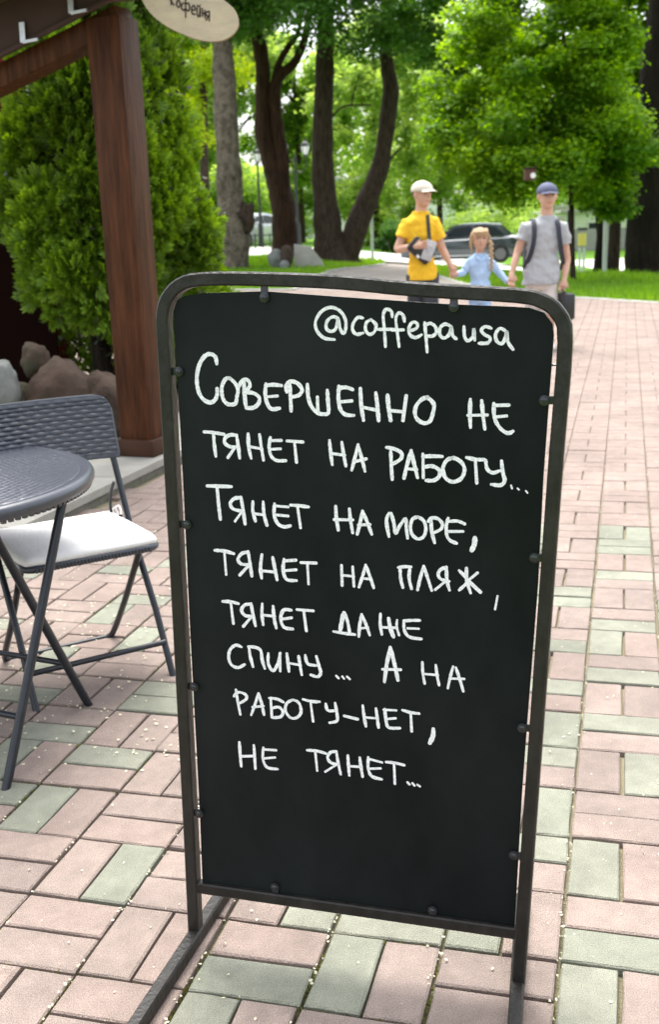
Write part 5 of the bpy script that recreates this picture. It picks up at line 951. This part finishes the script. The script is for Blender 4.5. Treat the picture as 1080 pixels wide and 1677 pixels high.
# ================================================================ CARS
def car(x, y, rz, paint, label, L=4.5, Wd=1.8, Hh=1.45, hatch=False):
    t = empty('parked_car', at3(x, y), rz, label=label, cat='car', group='cars parked beyond the trees')
    # body: cross-sections along the length (x), front at -x
    st_ = [(-.5, .30, .56, .70), (-.485, .22, .66, .84), (-.44, .18, .74, .94), (-.30, .18, .86, .99), (-.16, .18, .93, 1.0), (.0, .18, .95, 1.0), (.2, .18, .96, 1.0), (.36, .18, .97, .99), (.45, .20, .96, .95), (.49, .26, .90, .88), (.5, .34, .80, .80)]
    v = []; f = []
    for fx, zb, zt, wf in st_:
        w2 = Wd / 2 * wf; X = fx * L
        sec = [(-w2 * .9, zb), (-w2 * .99, zb + .12), (-w2, (zb + zt) / 2), (-w2 * .97, zt - .10), (-w2 * .86, zt - .01), (0, zt + .02), (w2 * .86, zt - .01), (w2 * .97, zt - .10), (w2, (zb + zt) / 2), (w2 * .99, zb + .12), (w2 * .9, zb)]
        v += [(X, a, b) for a, b in sec]
    m = 11
    for i in range(len(st_) - 1):
        for j in range(m): f.append((i * m + j, i * m + (j + 1) % m, (i + 1) * m + (j + 1) % m, (i + 1) * m + j))
    f.append(tuple(range(m))); f.append(tuple(range((len(st_) - 1) * m, len(st_) * m)))
    body = MB().add(v, f).build('body', paint, t, smooth=True)
    e = .48 if hatch else .40
    cab = [(-.20, .93, .90), (-.07, Hh - .06, .72), (.02, Hh, .70), (.18, Hh, .70), (.30, Hh - .06, .72), (e, .96, .84)]
    v = []; f = []
    for fx, zt, wf in cab:
        w2 = Wd / 2; X = fx * L; v += [(X, -w2 * .93, .90), (X, -w2 * wf, zt - .03), (X, -w2 * wf * .8, zt), (X, w2 * wf * .8, zt), (X, w2 * wf, zt - .03), (X, w2 * .93, .90)]
    for i in range(len(cab) - 1):
        for j in range(5): f.append((i * 6 + j, i * 6 + j + 1, (i + 1) * 6 + j + 1, (i + 1) * 6 + j))
    MB().add(v, f).build('cabin', paint, t, smooth=True)
    for s in (-1, 1):
        w2 = Wd / 2 * s
        for poly in ([(-.15, .99), (-.065, Hh - .17), (.075, Hh - .11), (.075, .99)], [(.095, .99), (.095, Hh - .11), (.20, Hh - .12), (.27, Hh - .19), (.33, 1.0)]):
            P4 = []
            for fx, zz2 in poly: k = (zz2 - .90) / (Hh - .93); P4.append((fx * L, w2 * (.93 + (.715 - .93) * k) + .012 * s, zz2))
            MB().prism(P4, (0, .01 * s, 0)).build('side_window', M['glass'], t)
        mb = MB(); mb.box((-.13 * L, w2 * 1.06, 1.0), (.12, .18, .12), bev=.03); mb.build('mirror', paint, t)
        MB().box((-.475 * L, w2 * .72, .66), (.10, .30, .13), bev=.03, rot=Matrix.Rotation(-.3 * s, 3, 'Z')).build('headlight', M['lampglass'], t)
        MB().box((.487 * L, w2 * .76, .80), (.08, .30, .14), bev=.02).build('tail_light', M['lamp_red'], t)
        MB().box((0, w2 * 1.0, .30), (L * .52, .03, .05)).build('sill_trim', M['zinc'], t)
        for fx in (-.31, .30):
            rot = Matrix.Rotation(math.pi / 2, 3, 'X'); wh = MB().lathe([(.20, -.10), (.31, -.10), (.325, -.06), (.325, .06), (.31, .10), (.20, .10)], (fx * L, w2 * .93, .325), 24, rot=rot).build('wheel', M['tyre'], t, smooth=True)
            MB().lathe([(.21, -.105), (.19, -.09), (.05, -.108), (.04, .10), (.19, .09), (.21, .105)], (fx * L, w2 * .935, .325), 16, rot=rot).build('rim', M['rim'], wh)
    for P4, nm in (([(-.185, -.72, .985), (-.185, .72, .985), (-.075, .56, Hh - .10), (-.075, -.56, Hh - .10)], 'windscreen'), ([(e - .02, -.66, 1.0), (e - .02, .66, 1.0), (.305, .56, Hh - .12), (.305, -.56, Hh - .12)], 'rear_window')):
        k = .03 if nm == 'rear_window' else -.03
        MB().prism([(a * L + k, b, c + .03) for a, b, c in P4], (k * .3, 0, .008)).build(nm, M['glass'], t)
    MB().box((-.497 * L, 0, .48), (.03, 1.0, .16), bev=.01).build('grille', M['black'], t); MB().box((-.503 * L, 0, .40), (.02, .5, .10)).build('number_plate', M['white'], t)
    return t
car(5.35, 42.6, math.radians(-8), M['cargrey'], 'dark grey blue sedan parked behind the girl, facing left', 4.6)
car(-3.25, 50.5, math.radians(62), M['carsilver'], 'silver car partly hidden between the mottled and the forked trunk', 4.2, hatch=True)

# ================================================================ PEOPLE
def fuse(mb, name, mtl, parent, voxel=.008, smooth_it=3, disp=None):
    """fuse overlapping closed shapes into one continuous skin"""
    me = mb.mesh(name); o = bpy.data.objects.new(name, me); COL.objects.link(o)
    r = o.modifiers.new('r', 'REMESH'); r.mode = 'VOXEL'; r.voxel_size = voxel
    s = o.modifiers.new('s', 'SMOOTH'); s.iterations = smooth_it; s.factor = .5
    dg = bpy.context.evaluated_depsgraph_get(); nm = bpy.data.meshes.new_from_object(o.evaluated_get(dg)); nm.name = name
    bpy.data.objects.remove(o); bpy.data.meshes.remove(me)
    if disp:
        for v in nm.vertices: v.co += Vector(disp(v.co))
    nm.polygons.foreach_set('use_smooth', [True] * len(nm.polygons))
    return link(name, nm, parent, mtl)
def rings(mb, secs, n=20):
    """secs: (centre, rx, ry[, yaw]) horizontal ellipses"""
    v = []; f = []
    for s in secs:
        c = Vector(s[0]); yw = s[3] if len(s) > 3 else 0; pw_ = s[4] if len(s) > 4 else 1.0
        for j in range(n):
            a = 2 * math.pi * j / n; x, y = math.copysign(abs(math.cos(a)) ** pw_, math.cos(a)) * s[1], math.copysign(abs(math.sin(a)) ** pw_, math.sin(a)) * s[2]
            v.append((c.x + x * math.cos(yw) - y * math.sin(yw), c.y + x * math.sin(yw) + y * math.cos(yw), c.z))
    for i in range(len(secs) - 1):
        for j in range(n): f.append((i * n + j, i * n + (j + 1) % n, (i + 1) * n + (j + 1) % n, (i + 1) * n + j))
    f.append(tuple(range(n - 1, -1, -1))); f.append(tuple((len(secs) - 1) * n + j for j in range(n))); mb.add(v, f)
def lerp(a, b, t): return Vector(a).lerp(Vector(b), t)
def hand(mb, wr, ha, side, s=1.0, curl=.5, fwd=Vector((0, -1, 0))):
    """palm, four unequal bent fingers and a thumb"""
    wr, ha = Vector(wr), Vector(ha); d = (ha - wr).normalized(); lat = d.cross(fwd).normalized() if abs(d.dot(fwd)) < .95 else Vector((1, 0, 0)); pn_ = lat.cross(d).normalized()
    pc = wr + d * .045 * s; mb.tube([wr - d * .01, wr + d * .02 * s, wr + d * .075 * s], [.026 * s, .032 * s, .034 * s], 12)
    for i, L in enumerate((.066, .076, .070, .055)):
        b = wr + d * .075 * s + lat * (-.030 + .020 * i) * s; k1 = b + d * L * .5 * s + pn_ * .004; k2 = k1 + (d * (1 - curl) + pn_ * curl * side).normalized() * L * .35 * s; k3 = k2 + (d * (.6 - curl) + pn_ * side).normalized() * L * .25 * s
        mb.tube([b - d * .02, b, k1, k2, k3], [.010 * s, .0095 * s, .0088 * s, .008 * s, .006 * s], 8)
    b = wr + d * .02 * s - lat * .028 * s; mb.tube([b, b - lat * .022 * s + d * .025 * s, b - lat * .028 * s + d * .055 * s], [.013 * s, .0105 * s, .0075 * s], 8)

SK = mat('skin', (.60, .36, .26), .55, spec=.4, noise_amt=.05, noise_scale=12); SK.node_tree.nodes['Principled BSDF'].inputs['Subsurface Weight'].default_value = .08
EYE = mat('eye_dark', (.03, .02, .018), .3); LIP = mat('lips', (.42, .17, .14), .5); HAIRB = mat('short_brown_hair', (.10, .06, .035), .7, noise_amt=.3, noise_scale=60, stretch=(1, 1, .2))
BLOND = mat('light_brown_hair', (.55, .39, .22), .6, col2=(.34, .22, .12), noise_scale=40, stretch=(3, 3, .2))

def person(name, P, label, k=1.0, yaw=0.0, bust=1.0, child=False, walk=.12):
    g = {a: Vector(b) for a, b in P.items()}; base = Vector((g['neck'].x, g['neck'].y, 0))
    root = empty('person', tuple(base), label=label, cat='person', group=None)
    for a in g: g[a] = g[a] - base
    nk, ch_, top = g['neck'], g['chin'], g['top']; sL, sR = g['shL'], g['shR']; hem = g['hem']
    H = top.z; hd = top.z - ch_.z; hc = Vector(((top.x + ch_.x) / 2, -.01, ch_.z + hd * .52)); cy, sy = math.cos(yaw), math.sin(yaw)
    F = Vector((math.sin(yaw), -math.cos(yaw), 0)); Rt = Vector((math.cos(yaw), math.sin(yaw), 0))
    hw_ = hd * (.385 if not child else .41)
    crotch = min(H * .465, g['hem'].z - .02); knee = crotch * .56; hx = H * .036
    mb = MB()
    # head: skull, face wedge, jaw, nose, ears
    rotz = Matrix.Rotation(yaw, 3, 'Z')
    mb.ell(hc + Vector((0, .012, hd * .10)), (hw_ * .98, hd * .41, hd * .40), 20, 14, rot=rotz)
    mb.ell(hc + F * hd * .06 - Vector((0, 0, hd * .14)), (hw_ * .80, hd * .33, hd * .36), 18, 12, rot=rotz)
    mb.ell(hc + F * hd * .20 - Vector((0, 0, hd * .38)), (hw_ * .42, hd * .13, hd * .12), 12, 8, rot=rotz)
    nb = hc + F * hd * .385 - Vector((0, 0, hd * .02)); mb.tube([nb + Vector((0, 0, hd * .10)), nb + F * hd * .02, nb + F * hd * .075 - Vector((0, 0, hd * .10)), nb + F * .0 - Vector((0, 0, hd * .14))], [hd * .03, hd * .035, hd * .052, hd * .03], 8)
    for s in (-1, 1): mb.ell(hc + Rt * hw_ * .97 * s - Vector((0, 0, hd * .04)), (hd * .045, hd * .07, hd * .13), 10, 8, rot=rotz)
    mb.tube([Vector((nk.x, .02, nk.z - .10 * k)), Vector((nk.x, .01, nk.z)), Vector((hc.x, .015, ch_.z + hd * .2))], [.075 * k, .062 * k, .061 * k], 14)
    shz = (sL.z + sR.z) / 2; cx = (sL.x + sR.x) / 2; shw = abs(sR.x - sL.x) / 2
    def tor(e, z0=crotch):
        return [((hem.x, 0, z0), shw * .66 + e, .095 * k + e), ((hem.x, 0, z0 + .10 * k), shw * .80 + e, .112 * k + e), ((hem.x * .6 + cx * .4, 0, H * .60), shw * .72 + e, .098 * k + e), ((cx, 0, shz - .22 * k), shw * .84 + e, .115 * k + e), ((cx, 0, shz - .08 * k), shw * .95 + e, .108 * k + e), ((cx, .005, shz + .005 * k), shw * .88 + e, .088 * k + e), ((cx * .5 + nk.x * .5, .01, shz + .05 * k), shw * .56 + e, .07 * k + e), ((nk.x, .01, shz + .085 * k), .068 * k + e * .5, .062 * k + e * .5)]
    rings(mb, tor(-.012))
    arms = {}
    for s, (sh, el, wr, ha) in ((-1, (sL, g['elL'], g['wrL'], g['haL'])), (1, (sR, g['elR'], g['wrR'], g['haR']))):
        sh2 = Vector((sh.x - s * .022 * k, .01, sh.z - .035 * k)); arms[s] = (sh2, el, wr, ha)
        mb.tube(smooth_path([sh2 - Vector((s * .04 * k, 0, 0)), sh2, lerp(sh2, el, .5), el, lerp(el, wr, .3), lerp(el, wr, .75), wr], 3), [(.050, .052, .053, .053, .052, .050, .047, .044, .043, .042, .040, .037, .039, .038, .036, .032, .029, .026, .024)[i] * k for i in range(19)], 14)
        hand(mb, wr, ha, 1, k, .55, Vector((0, -1, 0)))
    leg = {}
    for s in (-1, 1):
        w_ = walk * s; hp = Vector((hem.x + hx * s * 1.25, 0, crotch + .06 * k)); kn = Vector((hem.x + hx * s * 1.2, -w_ * .6 - .02, knee)); an = Vector((hem.x + hx * s * 1.2, -w_ * .6 + .02, .075 * k)); leg[s] = (hp, kn, an)
        mb.tube(smooth_path([hp, lerp(hp, kn, .5), kn, lerp(kn, an, .35), an, an - Vector((0, 0, .04 * k))], 3), [(.076, .076, .075, .072, .068, .062, .056, .053, .053, .052, .048, .043, .038, .036, .038, .04)[i] * k for i in range(16)], 14)
        mb.ell(an + Vector((0, -.06 * k, -.035 * k)), (.045 * k, .12 * k, .04 * k), 12, 8)
    body = fuse(mb, 'body', SK, root, .0075 * max(k, .75))
    # face
    for s in (-1, 1):
        e = hc + Rt * hw_ * .40 * s + F * hd * .365 + Vector((0, 0, hd * .03))
        MB().ell(e, (hd * .052, hd * .03, hd * .024), 10, 6, rot=rotz).build('eye', EYE, root, smooth='all')
        MB().tube([e + Vector((0, 0, hd * .075)) - Rt * hd * .06 * s + F * .004, e + Vector((0, 0, hd * .095)) + F * .003, e + Vector((0, 0, hd * .07)) + Rt * hd * .06 * s - F * .004], hd * .013, 5).build('eyebrow', HAIRB if not child else BLOND, root)
    mth = hc + F * hd * .375 - Vector((0, 0, hd * .27)); MB().tube([mth - Rt * hd * .10 - F * .012 + Vector((0, 0, .005)), mth, mth + Rt * hd * .10 - F * .012 + Vector((0, 0, .005))], hd * .022, 6).build('mouth', LIP, root, smooth='all')
    return root, dict(H=H, hd=hd, hc=hc, F=F, Rt=Rt, hw=hw_, shz=shz, cx=cx, shw=shw, tor=tor, arms=arms, leg=leg, g=g, crotch=crotch, knee=knee, rotz=rotz, k=k, base=base)

def wrinkle(a, f, seed, ztop=9):
    def d(c):
        n1 = noise.noise(Vector((c.x * f, c.y * f, c.z * f * 1.6 + seed))) * a + noise.noise(Vector((c.x * f * 2.3 + c.z * 9, c.y * f * 2, c.z * f * 2 + seed))) * a * .6
        q = Vector((c.x, c.y, 0)); q = q.normalized() if q.length > 1e-6 else Vector((0, -1, 0)); return q * n1
    return d
def shirt(root, q, mtl, hemz, slv, name='shirt', e=.010, long_=False, seed=1, flare=1.0):
    mb = MB(); t = q['tor'](e); k = q['k']; hem = q['g']['hem']
    secs = [((hem.x, 0, hemz), q['shw'] * .90 * flare + e, .140 * k + e), ((hem.x, 0, hemz + .01), q['shw'] * .91 * flare + e, .142 * k + e), ((hem.x, 0, hemz + .10 * k), q['shw'] * .88 * flare + e, .136 * k + e)] + [s for s in t if s[0][2] > hemz + .13 * k]
    secs[-1] = (secs[-1][0], secs[-1][1] + .008 * k, secs[-1][2] + .008 * k)
    rings(mb, secs)
    for s in (-1, 1):
        sh, el, wr, ha = q['arms'][s]
        if long_:
            mb.tube(smooth_path([sh - Vector((s * .05 * k, 0, 0)), sh, lerp(sh, el, .5), el, lerp(el, wr, .5), wr], 3), [.062 * k] * 4 + [.06 * k] * 4 + [.054 * k] * 4 + [.047 * k] * 4, 14)
        else:
            en_ = Vector(slv[s]); en_ = sh + (el - sh) * min(.92, (sh.z - en_.z) / max(.01, sh.z - el.z))
            mb.tube([sh - Vector((s * .05 * k, 0, 0)), sh, lerp(sh, en_, .5), en_], [.070 * k, .072 * k, .074 * k, .076 * k], 16)
    return fuse(mb, name, mtl, root, .009 * max(k, .75), 2, wrinkle(.017 * k, 9, seed))
def trousers(root, q, mtl, z1, name='trousers', seed=2, rr=.080):
    mb = MB(); k = q['k']; hem = q['g']['hem']; c = q['crotch']
    rings(mb, [((hem.x, 0, c - .03 * k), q['shw'] * .74, .105 * k), ((hem.x, 0, c + .03 * k), q['shw'] * .84, .122 * k), ((hem.x, 0, c + .10 * k), q['shw'] * .76, .108 * k)])
    for s in (-1, 1):
        hp, kn, an = q['leg'][s]; P = [hp + Vector((0, 0, .02)), lerp(hp, kn, .5), kn, lerp(kn, an, .5), an]; pts = smooth_path(P, 4); pts = [p for p in pts if p.z > z1]
        mb.tube(pts, [(rr + .012 - .030 * i / 16) * k if z1 < .2 else (rr + .012) * k for i in range(len(pts))], 16)
    return fuse(mb, name, mtl, root, .010 * max(k, .75), 2, wrinkle(.008 * k, 9, seed))
def shoes(root, q, mtl):
    for s in (-1, 1):
        an = q['leg'][s][2]; k = q['k']; b = MB(); b.ell(an + Vector((0, -.065 * k, -.035 * k)), (.052 * k, .14 * k, .055 * k), 16, 10, fn=lambda p: Vector((p.x, p.y, max(p.z, -.038 * k)))); b.tube([an + Vector((0, .01, -.03)), an + Vector((0, .01, .03 * k))], .05 * k, 12)
        fuse(b, 'shoe', mtl, root, .010, 1)
def cap(root, q, mtl, mtl2=None):
    hd, hc, F, hw_ = q['hd'], q['hc'], q['F'], q['hw']; o = MB(); rz = q['rotz']; c = hc + Vector((0, .008, hd * .13))
    def fn(p): return Vector((p.x, p.y, max(p.z, -hd * .03)))
    o.ell(c + Vector((0, 0, .0)), (hw_ * 1.10, hd * .47, hd * .385), 26, 18, fn=fn, rot=rz); cc = o.build('cap', mtl, root, smooth='all')
    v = []; f = []; n = 14
    for r_, dz in ((.40, .02), (.58, .02), (.74, -.035), (.745, -.05), (.58, .0), (.38, .0)):
        for i in range(n + 1):
            a = -1.05 + 2.1 * i / n; x = math.sin(a) * hw_ * (1.02 if r_ < .5 else 1.0 + .02); y = (r_ * math.cos(a * .85)) * hd
            v.append(c + q['Rt'] * x + F * y + Vector((0, 0, dz * hd - abs(math.sin(a)) ** 2 * hd * .05)))
    for i in range(5):
        for j in range(n): a = i * (n + 1) + j; f.append((a, a + 1, a + n + 2, a + n + 1))
    MB().add(v, f).build('visor', mtl2 or mtl, cc, smooth='all'); MB().ell(c + Vector((0, 0, hd * .385)), (.009, .009, .006), 8, 6).build('button', mtl, cc)
    return cc
def short_hair(root, q, mtl):
    hd, hc = q['hd'], q['hc']; o = MB(); o.ell(hc + Vector((0, .022, hd * .06)), (q['hw'] * 1.03, hd * .43, hd * .30), 20, 14, rot=q['rotz'], fn=lambda p: Vector((p.x, max(p.y, -hd * .16), p.z))); return o.build('hair', mtl, root, smooth='all')

# man in grey
mr, q = person('man', MAN, 'man in a grey T-shirt and faded blue cap, holding the hand of the girl', 1.0, .05)
GREYT = mat('grey_melange_jersey', (.42, .43, .45), .85, spec=.2, noise_amt=.05, noise_scale=60); BEIGE = mat('pale_beige_cotton', (.60, .53, .49), .85, spec=.2, noise_amt=.06, noise_scale=8)
shirt(mr, q, GREYT, q['g']['hem'].z, {-1: q['g']['slL'], 1: q['g']['slR']}, 't_shirt', seed=3)
trousers(mr, q, BEIGE, q['knee'] - .02, 'shorts', 4); shoes(mr, q, M['white']); cap(mr, q, mat('faded_blue_cap', (.095, .105, .17), .8, noise_amt=.2, noise_scale=10)); short_hair(mr, q, HAIRB)
bx, by = q['base'].x, q['base'].y; NAVY = mat('dark_webbing', (.025, .028, .045), .7)
bp = empty('backpack', (bx, by, 0), label='dark backpack worn by the man in the grey T-shirt, its two straps over his chest', cat='backpack')
z = q['shz']; o = MB(); o.box((q['cx'], .235, z - .24), (.33, .20, .50), bev=.05); pk = o.build('pack', NAVY, bp, smooth=True)
MB().box((q['cx'], .36, z - .32), (.25, .06, .26), bev=.02).build('pocket', M['black'], bp, smooth=True)
for s in (-1, 1):
    x0 = q['cx'] + s * .115; MB().tube(smooth_path([(x0, .13, z - .02), (x0, .03, z + .052), (x0 + s * .006, -.085, z + .01), (x0 + s * .012, -.138, z - .12), (x0 + s * .036, -.118, z - .27), (x0 + s * .075, -.03, z - .40), (x0 + s * .07, .13, z - .46)], 4), .01, sq=(.012, .048, (0, -1, .3))).build('strap', NAVY, bp, smooth=True)
hb = empty('hand_bag', (bx, by, 0), label='black bag hanging from the hand of the man in grey', cat='bag')
b_ = q['g']['bag']; MB().box((b_.x, b_.y, b_.z - .10), (.13, .30, .27), bev=.03, rot=Matrix.Rotation(.2, 3, 'Z')).build('bag_body', M['black'], hb, smooth=True)
hp_ = q['arms'][1][3]; MB().tube(smooth_path([(b_.x, b_.y - .08, b_.z + .02), (hp_.x, hp_.y - .03, hp_.z - .01), (b_.x, b_.y + .08, b_.z + .02)], 4), .009, 8).build('handle', M['black'], hb)
# youth in yellow
yr, q = person('youth', YEL, 'young man in a bright yellow T-shirt and cream cap, forearm resting on a cross-body bag', 1.0, .62)
YELT = mat('yellow_jersey', (.88, .52, .035), .8, spec=.2, noise_amt=.04, noise_scale=30)
shirt(yr, q, YELT, q['g']['hem'].z, {-1: q['g']['slL'], 1: q['g']['slR']}, 't_shirt', seed=7, flare=1.04)
trousers(yr, q, mat('charcoal_trousers', (.035, .04, .05), .8, noise_amt=.2, noise_scale=12), .07, 'trousers', 8); shoes(yr, q, M['white'])
cap(yr, q, mat('cream_cap', (.66, .60, .50), .85, noise_amt=.04), None); short_hair(yr, q, HAIRB)
bx, by = q['base'].x, q['base'].y; cb = empty('cross_body_bag', (bx, by, 0), label='small black and white bag slung across the yellow T-shirt', cat='bag')
b_ = q['g']['bag']; rot = Matrix.Rotation(.75, 3, 'Y'); yb = -.170
MB().box((b_.x, yb, b_.z + .02), (.27, .07, .17), bev=.03, rot=rot).build('bag_body', M['black'], cb, smooth=True)
MB().box((b_.x + .075, yb - .034, b_.z - .01 + .03), (.11, .02, .20), bev=.008, rot=Matrix.Rotation(.35, 3, 'Y')).build('front_panel', mat('silver_grey_nylon', (.50, .50, .52), .5, noise_amt=.25, noise_scale=25), cb, smooth=True)
MB().box((b_.x - .035, yb - .036, b_.z - .035), (.035, .006, .028), rot=rot).build('patch', M['white'], cb)
zs = q['shz']; sx = q['cx'] + .065
MB().tube(smooth_path([(b_.x + .09, yb + .01, b_.z + .12), (sx + .012, -.128, zs - .15), (sx + .005, -.10, zs - .02), (sx, .0, zs + .062), (sx - .05, .12, zs - .05), (b_.x - .05, .14, b_.z + .1), (b_.x - .15, .02, b_.z + .06), (b_.x - .10, yb + .02, b_.z + .05)], 5), .01, sq=(.006, .038, (0, -1, .1))).build('strap', mat('olive_strap', (.05, .045, .03), .7), cb, smooth=True)
# girl
gr, q = person('girl', GIRL, 'girl in a light blue shirt with a long plait, walking between the two men', .68, .0, child=True, walk=.08)
DENIM = mat('light_blue_shirt_cloth', (.42, .58, .82), .85, spec=.2, noise_amt=.14, noise_scale=14)
shirt(gr, q, DENIM, q['g']['hem'].z, None, 'shirt', .012, True, seed=11, flare=1.12)
trousers(gr, q, mat('pale_jeans', (.38, .54, .78), .85, noise_amt=.12, noise_scale=18), .06, 'jeans', 12); shoes(gr, q, M['white'])
hd, hc, hw_ = q['hd'], q['hc'], q['hw']
hr = MB(); hr.ell(hc + Vector((0, .018, hd * .09)), (hw_ * 1.10, hd * .45, hd * .44), 28, 20, fn=lambda p: Vector((p.x, max(p.y, -hd * .20 - .0 * p.z) if p.z < hd * .17 else p.y * .99, max(p.z, -hd * .34))))
rh = random.Random(2)
for i in range(13):   # fringe locks
    a = -.75 + 1.5 * i / 12; c = hc + Vector((math.sin(a) * hw_ * 1.0, -math.cos(a) * hd * .40, hd * .36)); hr.tube([c + Vector((0, .03, hd * .08)), c + Vector((0, -.012, -hd * .05)), c + Vector((rh.uniform(-.005, .005), -.012, -hd * (.20 + rh.uniform(0, .05))))], [.014, .012, .004], 6)
for s in (-1, 1):
    for i in range(3):
        c = hc + Vector((s * hw_ * (1.0 + .03 * i), -.02 + .012 * i, hd * .15)); hr.tube([c, c + Vector((s * .004, 0, -hd * .35)), c + Vector((-s * .004, -.005, -hd * (.58 + .1 * i)))], [.014, .012, .003], 6)
hr.build('hair', BLOND, gr, smooth=True)
pl = MB(); x0 = hc.x + hw_ * 1.05
for i in range(13):
    t = i / 12; pl.ell((x0 + .004 + .008 * math.sin(t * 2.5) + (.006 if i % 2 else -.006), -.055 - .035 * math.sin(t * 2.2), hc.z - hd * .15 - t * .27), (.024 - .010 * t, .018, .017), 10, 8)
pl.build('plait', BLOND, gr, smooth='all')
MB().tube([(q['cx'] - .045, -.088, q['shz'] + .025), (q['cx'], -.098, q['shz'] - .015), (q['cx'] + .045, -.088, q['shz'] + .025)], .01, sq=(.006, .028, (0, -1, .4))).build('collar', DENIM, gr)
for i in range(5): MB().ell((q['cx'], -.105 - .004 * i * 0, q['shz'] - .05 - .065 * i), (.006, .004, .006), 8, 6).build('shirt_button', M['white'], gr)
